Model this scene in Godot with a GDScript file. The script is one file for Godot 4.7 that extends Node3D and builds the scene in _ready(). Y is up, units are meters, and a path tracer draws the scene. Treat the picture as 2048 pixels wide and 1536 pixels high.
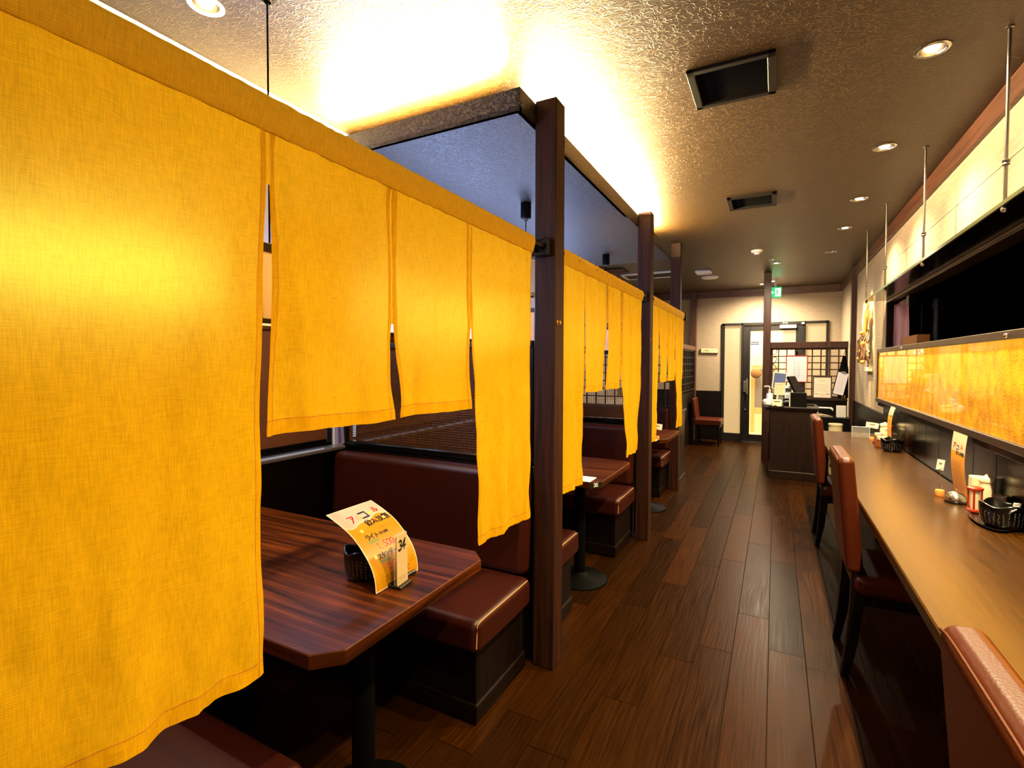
extends Node3D

var M := {}
var taken := {}
var rng := RandomNumberGenerator.new()

# ---------------------------------------------------------------- mesh builder
class Mb:
	var v := PackedVector3Array()
	var n := PackedVector3Array()
	var t := PackedVector2Array()

	func tri(a: Vector3, b: Vector3, c: Vector3, na: Vector3, nb: Vector3, nc: Vector3, ta := Vector2.ZERO, tb := Vector2.ZERO, tc := Vector2.ZERO) -> void:
		if (b - a).cross(c - a).dot(na + nb + nc) > 0.0:
			v.append_array([a, c, b])
			n.append_array([na, nc, nb])
			t.append_array([ta, tc, tb])
		else:
			v.append_array([a, b, c])
			n.append_array([na, nb, nc])
			t.append_array([ta, tb, tc])

	func quad(a: Vector3, b: Vector3, c: Vector3, d: Vector3, away: Vector3) -> void:
		var k := (b - a).cross(c - a)
		if k.length() < 1e-12:
			k = (c - a).cross(d - a)
		k = k.normalized()
		if k.dot(away) < 0.0:
			k = -k
		tri(a, b, c, k, k, k, Vector2(0, 1), Vector2(1, 1), Vector2(1, 0))
		tri(a, c, d, k, k, k, Vector2(0, 1), Vector2(1, 0), Vector2(0, 0))

	func box(c: Vector3, s: Vector3, bev := 0.0, b := Basis.IDENTITY) -> void:
		var h := s * 0.5
		var e := minf(bev, minf(h.x, minf(h.y, h.z)) * 0.9)
		for ax in 3:
			var a1 := (ax + 1) % 3
			var a2 := (ax + 2) % 3
			for sg in [-1.0, 1.0]:
				var p: Array[Vector3] = []
				for k in [[-1.0, -1.0], [1.0, -1.0], [1.0, 1.0], [-1.0, 1.0]]:
					var q := Vector3.ZERO
					q[ax] = sg * h[ax]
					q[a1] = k[0] * (h[a1] - e)
					q[a2] = k[1] * (h[a2] - e)
					p.append(c + b * q)
				var o := Vector3.ZERO
				o[ax] = sg
				quad(p[0], p[1], p[2], p[3], b * o)
			if e > 0.0:
				for s1 in [-1.0, 1.0]:
					for s2 in [-1.0, 1.0]:
						var p2: Array[Vector3] = []
						for k in [[-1.0, 0], [1.0, 0], [1.0, 1], [-1.0, 1]]:
							var q := Vector3.ZERO
							q[ax] = k[0] * (h[ax] - e)
							q[a1] = s1 * (h[a1] - (0.0 if k[1] == 0 else e))
							q[a2] = s2 * (h[a2] - (e if k[1] == 0 else 0.0))
							p2.append(c + b * q)
						var o2 := Vector3.ZERO
						o2[a1] = s1
						o2[a2] = s2
						quad(p2[0], p2[1], p2[2], p2[3], b * o2)
		if e > 0.0:
			for sx in [-1.0, 1.0]:
				for sy in [-1.0, 1.0]:
					for sz in [-1.0, 1.0]:
						var s3 := Vector3(sx, sy, sz)
						var nn := b * s3.normalized()
						tri(c + b * (s3 * (h - Vector3(0, e, e))), c + b * (s3 * (h - Vector3(e, 0, e))), c + b * (s3 * (h - Vector3(e, e, 0))), nn, nn, nn)

	# box with round edges, smooth
	func rbox(c: Vector3, s: Vector3, r: float, seg := 4, b := Basis.IDENTITY, puff := 0.0) -> void:
		var h := s * 0.5
		r = minf(r, minf(h.x, minf(h.y, h.z)))
		var inner := h - Vector3(r, r, r)
		for ax in 3:
			var a1 := (ax + 1) % 3
			var a2 := (ax + 2) % 3
			var l1 := _steps(h[a1], r, seg)
			var l2 := _steps(h[a2], r, seg)
			for sg in [-1.0, 1.0]:
				var P := []
				var N := []
				for i in l1.size():
					for j in l2.size():
						var q := Vector3.ZERO
						q[ax] = sg * h[ax]
						q[a1] = l1[i]
						q[a2] = l2[j]
						var w := q.clamp(-inner, inner)
						var nn := (q - w).normalized()
						var pp := w + nn * r
						if puff != 0.0:
							var f := 1.0 - pow(absf(l1[i] / h[a1]), 2.0)
							var g := 1.0 - pow(absf(l2[j] / h[a2]), 2.0)
							pp[ax] += sg * puff * f * g
						P.append(c + b * pp)
						N.append(b * nn)
				var m := l2.size()
				for i in l1.size() - 1:
					for j in m - 1:
						var k := i * m + j
						tri(P[k], P[k + m], P[k + m + 1], N[k], N[k + m], N[k + m + 1])
						tri(P[k], P[k + m + 1], P[k + 1], N[k], N[k + m + 1], N[k + 1])

	func _steps(h: float, r: float, seg: int) -> PackedFloat32Array:
		var o := PackedFloat32Array()
		for i in seg + 1:
			o.append(-h + r - r * tan(PI / 4 * (1.0 - float(i) / seg)))
		if h - r > 1e-5:
			for i in range(1, 4):
				o.append(lerpf(-(h - r), h - r, i / 4.0))
			for i in seg + 1:
				o.append(h - r + r * tan(PI / 4 * (float(i) / seg)))
		else:
			for i in range(1, seg + 1):
				o.append(h - r + r * tan(PI / 4 * (float(i) / seg)))
		return o

	# profile of (radius, height) turned about the y axis through c
	func lathe(c: Vector3, prof: Array, seg := 24, b := Basis.IDENTITY, squash := Vector3.ONE) -> void:
		var segn := []
		for i in prof.size() - 1:
			var d: Vector2 = prof[i + 1] - prof[i]
			segn.append(Vector2(d.y, -d.x).normalized())
		var total := 0.0
		var along := [0.0]
		for i in prof.size() - 1:
			total += (prof[i + 1] - prof[i]).length()
			along.append(total)
		for i in prof.size() - 1:
			var n0: Vector2 = segn[i]
			var n1: Vector2 = segn[i]
			if i > 0 and segn[i - 1].dot(segn[i]) > 0.6:
				n0 = (segn[i - 1] + segn[i]).normalized()
			if i < segn.size() - 1 and segn[i + 1].dot(segn[i]) > 0.6:
				n1 = (segn[i + 1] + segn[i]).normalized()
			var p0: Vector2 = prof[i]
			var p1: Vector2 = prof[i + 1]
			for k in seg:
				var a0 := TAU * k / seg
				var a1 := TAU * (k + 1) / seg
				var d0 := Vector3(cos(a0), 0, sin(a0))
				var d1 := Vector3(cos(a1), 0, sin(a1))
				var A := c + b * ((d0 * p0.x + Vector3(0, p0.y, 0)) * squash)
				var B := c + b * ((d1 * p0.x + Vector3(0, p0.y, 0)) * squash)
				var C := c + b * ((d1 * p1.x + Vector3(0, p1.y, 0)) * squash)
				var D := c + b * ((d0 * p1.x + Vector3(0, p1.y, 0)) * squash)
				var NA := b * (d0 * n0.x + Vector3(0, n0.y, 0))
				var NB := b * (d1 * n0.x + Vector3(0, n0.y, 0))
				var NC := b * (d1 * n1.x + Vector3(0, n1.y, 0))
				var ND := b * (d0 * n1.x + Vector3(0, n1.y, 0))
				var u0 := float(k) / seg
				var u1 := float(k + 1) / seg
				var v0: float = 1.0 - along[i] / total
				var v1: float = 1.0 - along[i + 1] / total
				if p0.x > 1e-6:
					tri(A, B, C, NA, NB, NC, Vector2(u0, v0), Vector2(u1, v0), Vector2(u1, v1))
				if p1.x > 1e-6:
					tri(A, C, D, NA, NC, ND, Vector2(u0, v0), Vector2(u1, v1), Vector2(u0, v1))

	func tube(pts: Array, r: float, seg := 10) -> void:
		var ring := []
		var nrm := []
		for i in pts.size():
			var d: Vector3 = (pts[mini(i + 1, pts.size() - 1)] - pts[maxi(i - 1, 0)]).normalized()
			var x := d.cross(Vector3.UP if absf(d.y) < 0.9 else Vector3.RIGHT).normalized()
			var y := d.cross(x)
			var R := []
			var Q := []
			for k in seg:
				var a := TAU * k / seg
				var o := x * cos(a) + y * sin(a)
				R.append(pts[i] + o * r)
				Q.append(o)
			ring.append(R)
			nrm.append(Q)
		for i in pts.size() - 1:
			for k in seg:
				var k2 := (k + 1) % seg
				tri(ring[i][k], ring[i][k2], ring[i + 1][k2], nrm[i][k], nrm[i][k2], nrm[i + 1][k2])
				tri(ring[i][k], ring[i + 1][k2], ring[i + 1][k], nrm[i][k], nrm[i + 1][k2], nrm[i + 1][k])
		for e in [0, pts.size() - 1]:
			var d2: Vector3 = (pts[0] - pts[1]) if e == 0 else (pts[e] - pts[e - 1])
			for k in seg:
				tri(pts[e], ring[e][k], ring[e][(k + 1) % seg], d2.normalized(), d2.normalized(), d2.normalized())

	# sheet: f(u, v) -> Vector3, normal towards "face"
	func sheet(nu: int, nv: int, f: Callable, face: Variant) -> void:
		var P := []
		for i in nu + 1:
			for j in nv + 1:
				P.append(f.call(float(i) / nu, float(j) / nv))
		var N := []
		for i in nu + 1:
			for j in nv + 1:
				var du: Vector3 = P[mini(i + 1, nu) * (nv + 1) + j] - P[maxi(i - 1, 0) * (nv + 1) + j]
				var dv: Vector3 = P[i * (nv + 1) + mini(j + 1, nv)] - P[i * (nv + 1) + maxi(j - 1, 0)]
				var k := du.cross(dv).normalized()
				var want: Vector3 = face.call(P[i * (nv + 1) + j]) if face is Callable else face
				N.append(k if k.dot(want) >= 0.0 else -k)
		for i in nu:
			for j in nv:
				var a := i * (nv + 1) + j
				var b2 := a + nv + 1
				var ua := Vector2(float(i) / nu, float(j) / nv)
				var ub := Vector2(float(i + 1) / nu, float(j) / nv)
				var uc := Vector2(float(i + 1) / nu, float(j + 1) / nv)
				var ud := Vector2(float(i) / nu, float(j + 1) / nv)
				tri(P[a], P[b2], P[b2 + 1], N[a], N[b2], N[b2 + 1], ua, ub, uc)
				tri(P[a], P[b2 + 1], P[a + 1], N[a], N[b2 + 1], N[a + 1], ua, uc, ud)

	# polygon (in the plane of axes e1, e2 through o) pushed along e3 by depth
	func prism(poly: PackedVector2Array, o: Vector3, e1: Vector3, e2: Vector3, e3: Vector3, depth: float, bev := 0.0) -> void:
		var cen := Vector2.ZERO
		for p in poly:
			cen += p / poly.size()
		var inn := poly
		if bev > 0.0:
			var off := Geometry2D.offset_polygon(poly, -bev, Geometry2D.JOIN_MITER)
			if off.size() and off[0].size() == poly.size():
				inn = PackedVector2Array()
				for p in poly:
					var best: Vector2 = off[0][0]
					for q in off[0]:
						if q.distance_to(p) < best.distance_to(p):
							best = q
					inn.append(best)
			else:
				bev = 0.0
		var idx := Geometry2D.triangulate_polygon(inn)
		var at := func(p: Vector2, k: float) -> Vector3: return o + e1 * p.x + e2 * p.y + e3 * k
		for i in range(0, idx.size(), 3):
			for side in [0.0, depth]:
				var nn := e3 if side > 0.0 else -e3
				tri(at.call(inn[idx[i]], side), at.call(inn[idx[i + 1]], side), at.call(inn[idx[i + 2]], side), nn, nn, nn, inn[idx[i]], inn[idx[i + 1]], inn[idx[i + 2]])
		for i in poly.size():
			var j := (i + 1) % poly.size()
			var mid := (poly[i] + poly[j]) * 0.5
			var d := (poly[j] - poly[i]).normalized()
			var w := Vector2(d.y, -d.x)
			if Geometry2D.is_point_in_polygon(mid + w * 1e-4, poly):
				w = -w
			var away := e1 * w.x + e2 * w.y
			quad(at.call(poly[i], bev), at.call(poly[j], bev), at.call(poly[j], depth - bev), at.call(poly[i], depth - bev), away)
			if bev > 0.0:
				quad(at.call(inn[i], 0.0), at.call(inn[j], 0.0), at.call(poly[j], bev), at.call(poly[i], bev), away - e3)
				quad(at.call(inn[i], depth), at.call(inn[j], depth), at.call(poly[j], depth - bev), at.call(poly[i], depth - bev), away + e3)

	func mesh() -> ArrayMesh:
		var a := []
		a.resize(Mesh.ARRAY_MAX)
		a[Mesh.ARRAY_VERTEX] = v
		a[Mesh.ARRAY_NORMAL] = n
		a[Mesh.ARRAY_TEX_UV] = t
		var m := ArrayMesh.new()
		m.add_surface_from_arrays(Mesh.PRIMITIVE_TRIANGLES, a)
		return m

# ---------------------------------------------------------------- nodes
func numbered(s: String) -> String:
	if not taken.has(s):
		taken[s] = 0
		return s
	taken[s] += 1
	return "%s_%03d" % [s, taken[s]]

func thing(called: String, label: String, category: String, at := Vector3.ZERO, group := "") -> Node3D:
	var o := Node3D.new()
	o.name = numbered(called)
	add_child(o)
	o.position = at
	return tag(o, label, category, group)

func tag(o: Node3D, label: String, category: String, group := "") -> Node3D:
	o.set_meta("label", label)
	o.set_meta("category", category)
	if group:
		o.set_meta("group", group)
	return o

func put(called: String, mb: Mb, mat: Material, parent: Node = self) -> MeshInstance3D:
	return put_mesh(called, mb.mesh(), mat, parent)

func put_mesh(called: String, me: Mesh, mat: Material, parent: Node = self) -> MeshInstance3D:
	var o := MeshInstance3D.new()
	o.name = numbered(called) if parent == self else called
	o.mesh = me
	o.material_override = mat
	parent.add_child(o, true)
	return o

func struct(called: String, mb: Mb, mat: Material, label := "", category := "") -> MeshInstance3D:
	var o := put(called, mb, mat, self)
	o.set_meta("kind", "structure")
	if label:
		o.set_meta("label", label)
		o.set_meta("category", category)
	return o

func dup(root: Node3D, label: String, at: Vector3, turn := 0.0) -> Node3D:
	var r: Node3D = root.duplicate()
	var base := String(root.name)
	r.name = numbered(base)
	add_child(r)
	r.position = at
	r.rotation.y = turn
	r.set_meta("label", label)
	return r

func B(c: Vector3, s: Vector3, bev := 0.0) -> Mb:
	var m := Mb.new()
	m.box(c, s, bev)
	return m

# box given by its two corners
func BB(a: Vector3, b: Vector3, bev := 0.0) -> Mb:
	return B((a + b) * 0.5, (b - a).abs(), bev)

# ---------------------------------------------------------------- textures
func tex(w: int, h: int, f: Callable) -> ImageTexture:
	var d := PackedByteArray()
	d.resize(w * h * 3)
	var k := 0
	for y in h:
		for x in w:
			var c: Color = f.call(x, y)
			d[k] = int(clampf(c.r, 0, 1) * 255.0)
			d[k + 1] = int(clampf(c.g, 0, 1) * 255.0)
			d[k + 2] = int(clampf(c.b, 0, 1) * 255.0)
			k += 3
	return ImageTexture.create_from_image(Image.create_from_data(w, h, false, Image.FORMAT_RGB8, d))

func gray(w: int, h: int, f: Callable) -> ImageTexture:
	var d := PackedByteArray()
	d.resize(w * h)
	var k := 0
	for y in h:
		for x in w:
			d[k] = int(clampf(f.call(x, y), 0, 1) * 255.0)
			k += 1
	return ImageTexture.create_from_image(Image.create_from_data(w, h, false, Image.FORMAT_L8, d))

func noise(freq: float, sd: int, oct := 3) -> FastNoiseLite:
	var n := FastNoiseLite.new()
	n.noise_type = FastNoiseLite.TYPE_SIMPLEX_SMOOTH
	n.frequency = freq
	n.seed = sd
	n.fractal_octaves = oct
	return n

# wood grain that runs along v (or u when flip), seamless by cross-fading
func wood_tex(sz: int, across: float, along: float, contrast: float, sd: int, flip := false) -> ImageTexture:
	var n1 := noise(1.0, sd, 4)
	var n2 := noise(1.0, sd + 7, 2)
	var fn := func(x: int, y: int) -> float:
		var u := float(y if flip else x) / sz
		var w := float(x if flip else y) / sz
		var out := 0.0
		var wob := 0.004 * sin(TAU * w + 1.3) + 0.002 * sin(TAU * 2.0 * w)
		for k in 2:
			var uu := u - k + wob
			var a := n1.get_noise_2d(uu * across, w * along) * (1.0 - w) + n1.get_noise_2d(uu * across, (w - 1.0) * along) * w
			var b := n2.get_noise_2d(uu * across * 5.0, w * along * 2.0) * (1.0 - w) + n2.get_noise_2d(uu * across * 5.0, (w - 1.0) * along * 2.0) * w
			var wt := (1.0 - u) if k == 0 else u
			out += (a * 1.0 + b * 0.45) * wt
		return 0.66 + out * contrast
	return gray(sz, sz, fn)

func fibre_tex(sz: int, count: int, sd: int, low := 0.5) -> ImageTexture:
	var d := PackedFloat32Array()
	d.resize(sz * sz)
	d.fill(low)
	var r := RandomNumberGenerator.new()
	r.seed = sd
	for i in count:
		var x := r.randf() * sz
		var y := r.randf() * sz
		var a := r.randf() * TAU
		var bend := r.randf_range(-0.16, 0.16)
		var len := r.randi_range(10, 34)
		var hgt := r.randf_range(0.4, 1.0)
		for k in len:
			var e := sin(PI * k / len)
			var p := (posmod(int(y), sz)) * sz + posmod(int(x), sz)
			d[p] = maxf(d[p], low + (1.0 - low) * hgt * e)
			var p2 := (posmod(int(y) + 1, sz)) * sz + posmod(int(x), sz)
			d[p2] = maxf(d[p2], low + (0.8 - low) * hgt * e)
			a += bend
			x += cos(a)
			y += sin(a)
	var g := noise(1.0, sd + 3, 3)
	return gray(sz, sz, func(x: int, y: int) -> float: return d[y * sz + x] * 0.86 + 0.16 * g.get_noise_2d(x * 0.03, y * 0.35))

# strokes: "x,y x,y;x,y x,y" in a 10 x 10 cell
const GLYPH := {
	"A": "1,1 9,1 8,3 6,5;5,3 5,6 4,8 2,10", "RU": "3,1 3,5 1,9;6,1 6,9 9,6", "KO": "1,2 9,2 9,9;1,9 9,9", "-": "1,5 9,5", "RA": "2,1 8,1;1,4 9,4 8,7 4,10",
	"I": "8,1 1,6;5,4 5,10", "TO": "3,1 3,10;3,4 8,7", "SU": "1,2 8,2 5,7 1,10;5,6 9,10", "TA": "4,0 1,5;3,3 8,3 6,7 2,10;3,5 7,7", "N": "1,2 4,4;1,9 6,7 9,3",
	"DA": "4,0 1,5;3,3 8,3 6,7 2,10;3,5 7,7;8,0 8.6,1.6;9.6,0 10,1.6", "DO": "3,1 3,10;3,4 8,7;6,1 6.6,2.6;8,1 8.6,2.6",
	"NOMU": "3,0 0,3;3,0 5,2;1,4 4,4 4,7 1,7 1,4;1,5.5 4,5.5;1,7 1,10 3,9;3,8 5,10;7,0 6,3;6.5,2 10,2 9,4;8,3 8,6 6,10;8,6 10,10", "MI": "2,2 5,2 2,9 1,8 3,6 9,8;7,4 7,10",
	"HOU": "2,0 2.5,1.5;0,2 5,2;2,2 2,6 0,10;2,4.5 4.5,4.5 4,10 3,9.5;7,0 6,3;6,2.5 10,2.5;9,2.5 8,6 5,10;6,4 8,8 10,10",
	"DAI": "1,0 4,0 4,3 1,3 1,0;1,1.5 4,1.5;0,4.5 5,4.5;2.5,4.5 2.5,8;2.5,6 4.5,6;1,6 1,8 0,9;1,8 4,10 10,10;5.5,0.5 10,0.5;7.5,0.5 7,2;6,2 9.5,2 9.5,7 6,7 6,2;6,3.7 9.5,3.7;6,5.3 9.5,5.3;7,7 5.5,8.5;8.5,7 10,8.5",
	"EN": "1,1 9,1 9,10;1,1 1,10;5,1 5,5;1,5 9,5", "0": "5,0 2,2 2,8 5,10 8,8 8,2 5,0", "1": "3,2 5,0 5,10", "3": "2,1 5,0 8,2 7,4 5,5 8,6 8,9 5,10 2,9", "4": "6,10 6,0 1,7 9,7",
	"5": "8,0 3,0 3,4 7,4 8,7 7,9.5 2,9", "6": "7,0 3,4 2,8 5,10 8,8 7,5 3,6", "8": "5,0 2,2 3,4 7,6 8,8 5,10 2,8 3,6 7,4 8,2 5,0", ",": "2,9 1,11", "(": "7,0 5,3 5,7 7,10", ")": "3,0 5,3 5,7 3,10",
	"ZEI": "3,0 1,1;0,3 4,3;2,1 2,10;2,4 0,7;2,4 4,6;6,0 7,2;9,0 8,2;6,2 9,2 9,5 6,5 6,2;7,5 7,8 5,10;8,5 8,9 10,9", "KOMI": "1,1 2,2;0,4 2,4 2,8 0,9;1,9 4,10 10,10;6,1 4,8;6,1 9,8",
}

func stroke(im: Image, pts: Array, w: float, col: Color) -> void:
	for i in pts.size() - 1:
		var a: Vector2 = pts[i]
		var b: Vector2 = pts[i + 1]
		var steps := int(a.distance_to(b) / maxf(0.5, w * 0.3)) + 1
		for k in steps + 1:
			var p := a.lerp(b, float(k) / steps)
			im.fill_rect(Rect2i(int(p.x - w / 2), int(p.y - w / 2), maxi(1, int(w)), maxi(1, int(w))), col)

func glyph(im: Image, g: String, at: Vector2, size: float, w: float, col: Color, slant := 0.0, tilt := 0.0) -> void:
	for part in String(GLYPH[g]).split(";"):
		var pts := []
		for s in part.split(" "):
			var q := s.split(",")
			var p := Vector2(float(q[0]), float(q[1])) * size / 10.0
			p.x += (size - p.y) * slant
			pts.append(at + p.rotated(tilt))
		stroke(im, pts, w, col)

func text(im: Image, gs: Array, at: Vector2, size: float, w: float, col: Color, adv := 1.1, slant := 0.0, tilt := 0.0) -> void:
	var p := at
	for g in gs:
		glyph(im, g, p, size, w, col, slant, tilt)
		var a := adv
		if g in ["0", "1", "3", "4", "5", "6", "8"]:
			a = adv * 0.78
		elif g in [",", "(", ")"]:
			a = adv * 0.5
		p += Vector2(size * a, 0).rotated(tilt)

# lines of writing too small to read
func lines(im: Image, r: Rect2, n: int, col: Color, sd: int, thick := 3.0) -> void:
	var g := RandomNumberGenerator.new()
	g.seed = sd
	for i in n:
		var y := r.position.y + r.size.y * (i + 0.5) / n
		var x := r.position.x
		var end := r.position.x + r.size.x * g.randf_range(0.7, 1.0)
		while x < end:
			var l := g.randf_range(3, 14)
			im.fill_rect(Rect2i(int(x), int(y + g.randf_range(-1, 1)), int(l), int(thick)), col)
			x += l + g.randf_range(2, 7)

func brush(im: Image, r: Rect2, n: int, w: float, col: Color, sd: int) -> void:
	var g := RandomNumberGenerator.new()
	g.seed = sd
	for i in n:
		var p := r.position + Vector2(g.randf(), g.randf()) * r.size
		var pts := [p]
		var a := g.randf() * TAU
		for k in 5:
			a += g.randf_range(-0.9, 0.9)
			p = (p + Vector2(cos(a), sin(a)) * r.size.y * 0.13).clamp(r.position, r.end)
			pts.append(p)
		stroke(im, pts, w * g.randf_range(0.5, 1.2), col)

func it(im: Image) -> ImageTexture:
	return ImageTexture.create_from_image(im)

func blank(w: int, h: int, c: Color) -> Image:
	var im := Image.create_empty(w, h, false, Image.FORMAT_RGB8)
	im.fill(c)
	return im

# ---------------------------------------------------------------- materials
func mat(called: String, col: Color, rough := 0.6, metal := 0.0, spec := 0.5) -> StandardMaterial3D:
	var m := StandardMaterial3D.new()
	m.resource_name = called
	m.albedo_color = col
	m.roughness = rough
	m.metallic = metal
	m.metallic_specular = spec
	M[called] = m
	return m

func tri_map(m: StandardMaterial3D, scale: float, world := false, off := Vector3.ZERO) -> StandardMaterial3D:
	m.uv1_triplanar = true
	m.uv1_world_triplanar = world
	m.uv1_scale = Vector3(scale, scale, scale)
	m.uv1_offset = off
	m.uv1_triplanar_sharpness = 8.0
	return m

func bump(m: StandardMaterial3D, t: Texture2D, cm: float) -> void:
	m.heightmap_enabled = true
	m.heightmap_texture = t
	m.heightmap_scale = cm

func glow(called: String, col: Color, e: float) -> StandardMaterial3D:
	var m := mat(called, Color(0.9, 0.88, 0.84), 0.5)
	m.emission_enabled = true
	m.emission = col
	m.emission_energy_multiplier = e
	return m

func printed(called: String, t: Texture2D, rough := 0.6) -> StandardMaterial3D:
	var m := mat(called, Color.WHITE, rough)
	m.albedo_texture = t
	m.texture_repeat = false
	return m

func make_materials() -> void:
	var wv := wood_tex(512, 30.0, 1.4, 0.45, 3)
	var wh := wood_tex(512, 30.0, 1.4, 0.45, 3, true)
	var wt := wood_tex(1024, 34.0, 1.2, 0.62, 11, true)
	var wp := wood_tex(1024, 90.0, 3.0, 0.24, 21)
	var fib := fibre_tex(1024, 9000, 5)
	var fib2 := fibre_tex(512, 2600, 8, 0.22)
	var m: StandardMaterial3D
	# ceiling paper with pressed fibres
	for spec in [["ceiling_paper", Color(0.47, 0.345, 0.145), Vector3.ZERO], ["soffit_paper", Color(0.62, 0.575, 0.555), Vector3(0.3, 0.2, 0.1)]]:
		m = tri_map(mat(spec[0], spec[1], 0.45), 0.74, true, spec[2])
		var ft2: Texture2D = fib if spec[0] == "ceiling_paper" else fib2
		m.albedo_texture = ft2
		bump(m, ft2, 0.32 if spec[0] == "ceiling_paper" else 0.4)
		if spec[0] != "ceiling_paper":
			m.uv1_scale = Vector3(2.3, 2.3, 2.3)
	# woods
	for spec in [["wood_post", Color(0.29, 0.13, 0.05), wv, 0.6], ["wood_beam", Color(0.44, 0.25, 0.14), wh, 0.45], ["wood_dark", Color(0.095, 0.047, 0.03), wv, 0.4], ["wood_dark_h", Color(0.11, 0.055, 0.034), wh, 0.4],
			["wood_desk", Color(0.17, 0.065, 0.032), wv, 0.38], ["wood_lattice", Color(0.36, 0.19, 0.115), wv, 0.5], ["wood_counter", Color(0.355, 0.21, 0.004), wp, 0.27], ["wood_pale", Color(0.78, 0.58, 0.34), wh, 0.5], ["wood_far", Color(0.46, 0.29, 0.18), wh, 0.5],
			["wood_far_v", Color(0.46, 0.27, 0.16), wv, 0.5], ["backsplash", Color(0.030, 0.020, 0.011), wv, 0.22], ["door_frame", Color(0.115, 0.085, 0.055), wv, 0.45]]:
		m = tri_map(mat(spec[0], spec[1], spec[3], 0.0, 0.35 if spec[0] in ["wood_post", "wood_dark", "wood_dark_h", "backsplash"] else 0.5), 1.0)
		m.albedo_texture = spec[2]
	m = M["wood_counter"]
	m.uv1_scale = Vector3(0.8, 0.8, 0.8)
	bump(m, wp, 0.03)
	m = tri_map(mat("wood_table", Color(0.40, 0.185, 0.045), 0.4, 0.0, 0.24), 0.9)
	m.albedo_texture = wt
	bump(m, wt, 0.02)
	for i in 5:
		var k: float = [1.0, 0.86, 1.12, 0.94, 0.76][i]
		m = tri_map(mat("plank_%d" % i, Color(0.26 * k, 0.132 * k, 0.010 * k), 0.36, 0.0, 0.17), 0.8, true, Vector3(i * 0.37, i * 0.21, i * 0.53))
		m.albedo_texture = wp
		bump(m, wp, 0.09)
		m.roughness_texture = wp
		m.roughness = 0.52
	mat("floor_gap", Color(0.05, 0.03, 0.02), 0.9)
	# walls
	var cloth_n := noise(0.9, 31, 2)
	var gc := gray(256, 256, func(x: int, y: int) -> float: return 0.88 + 0.022 * sin(y * TAU / 16.0) + 0.10 * cloth_n.get_noise_2d(x * 0.02, y * 0.5) + 0.03 * cloth_n.get_noise_2d(x * 0.7, y * 0.7))
	m = tri_map(mat("wallpaper", Color(0.68, 0.60, 0.49), 0.8), 1.6)
	m.albedo_texture = gc
	mat("plain_wall", Color(0.88, 0.86, 0.84), 0.85)
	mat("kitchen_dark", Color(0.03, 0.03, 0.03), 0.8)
	# cloth
	var weave := gray(512, 512, func(x: int, y: int) -> float: return 0.88 + (0.03 if (x / 2 + y / 2) % 2 == 0 else -0.03) + 0.07 * cloth_n.get_noise_2d(x * 0.5, y * 0.022) + 0.05 * cloth_n.get_noise_2d(x * 0.022 + 90.0, y * 0.5))
	for spec in [["noren_cloth", 0.95], ["noren_double", 1.0]]:
		m = tri_map(mat(spec[0], Color(minf(1.0, 1.0 * spec[1] + 0.04), 0.80 * spec[1], 0.03), 0.8), 2.0, true)
		m.albedo_texture = weave
		m.backlight_enabled = true
		m.backlight = Color(1.0, 0.90, 0.45) * (0.72 if spec[0] == "noren_cloth" else 0.75)
		if spec[0] == "noren_cloth":
			m.refraction_enabled = true
			m.refraction_scale = 0.02
			m.albedo_color.a = 0.87
			m.roughness = 0.85
		bump(m, weave, 0.012)
	mat("stitch", Color(0.72, 0.42, 0.05), 0.8)
	m = tri_map(mat("purple_cloth", Color(0.86, 0.68, 0.82), 0.85), 4.0)
	m.albedo_texture = weave
	m = mat("lavender_cloth", Color(0.62, 0.60, 0.78), 0.85)
	m.backlight_enabled = true
	m.backlight = Color(0.6, 0.6, 0.8)
	# leather
	var ln := noise(0.16, 44, 3)
	var lt := gray(256, 256, func(x: int, y: int) -> float: return 0.5 + 0.5 * ln.get_noise_2d(x, y))
	m = tri_map(mat("leather", Color(0.185, 0.052, 0.022), 0.36, 0.0, 0.4), 5.0)
	bump(m, lt, 0.03)
	m = tri_map(mat("leather_chair", Color(0.28, 0.095, 0.02), 0.36, 0.0, 0.4), 5.0)
	bump(m, lt, 0.03)
	m = tri_map(mat("leather_back", Color(0.40, 0.24, 0.17), 0.5), 5.0)
	bump(m, lt, 0.02)
	mat("leather_seam", Color(0.70, 0.50, 0.33), 0.6)
	# hard goods
	mat("black_metal", Color(0.02, 0.02, 0.022), 0.6, 0.0, 0.15)
	mat("vent_black", Color(0.02, 0.018, 0.016), 0.8, 0.0, 0.2)
	mat("vent_frame", Color(0.045, 0.036, 0.028), 0.5, 0.0, 0.3)
	mat("steel", Color(0.72, 0.72, 0.72), 0.25, 1.0)
	mat("rod_steel", Color(0.42, 0.40, 0.38), 0.35, 1.0)
	mat("chrome", Color(0.9, 0.9, 0.92), 0.08, 1.0)
	mat("brass", Color(0.85, 0.62, 0.25), 0.3, 1.0)
	mat("white_plastic", Color(0.86, 0.85, 0.84), 0.5)
	mat("switch_white", Color(0.80, 0.86, 0.95), 0.4)
	mat("shelf_black", Color(0.035, 0.03, 0.032), 0.16)
	mat("shelf_edge", Color(0.36, 0.36, 0.26), 0.2)
	mat("frame_brown", Color(0.20, 0.14, 0.10), 0.35)
	mat("porcelain", Color(0.93, 0.88, 0.74), 0.18)
	mat("porcelain_dark", Color(0.16, 0.10, 0.075), 0.25)
	mat("red_wood", Color(0.68, 0.16, 0.05), 0.35)
	mat("cream_paper", Color(0.92, 0.86, 0.72), 0.7)
	mat("paper_white", Color(0.90, 0.89, 0.88), 0.7)
	mat("sticker", Color(0.86, 0.84, 0.80), 0.6)
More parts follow.
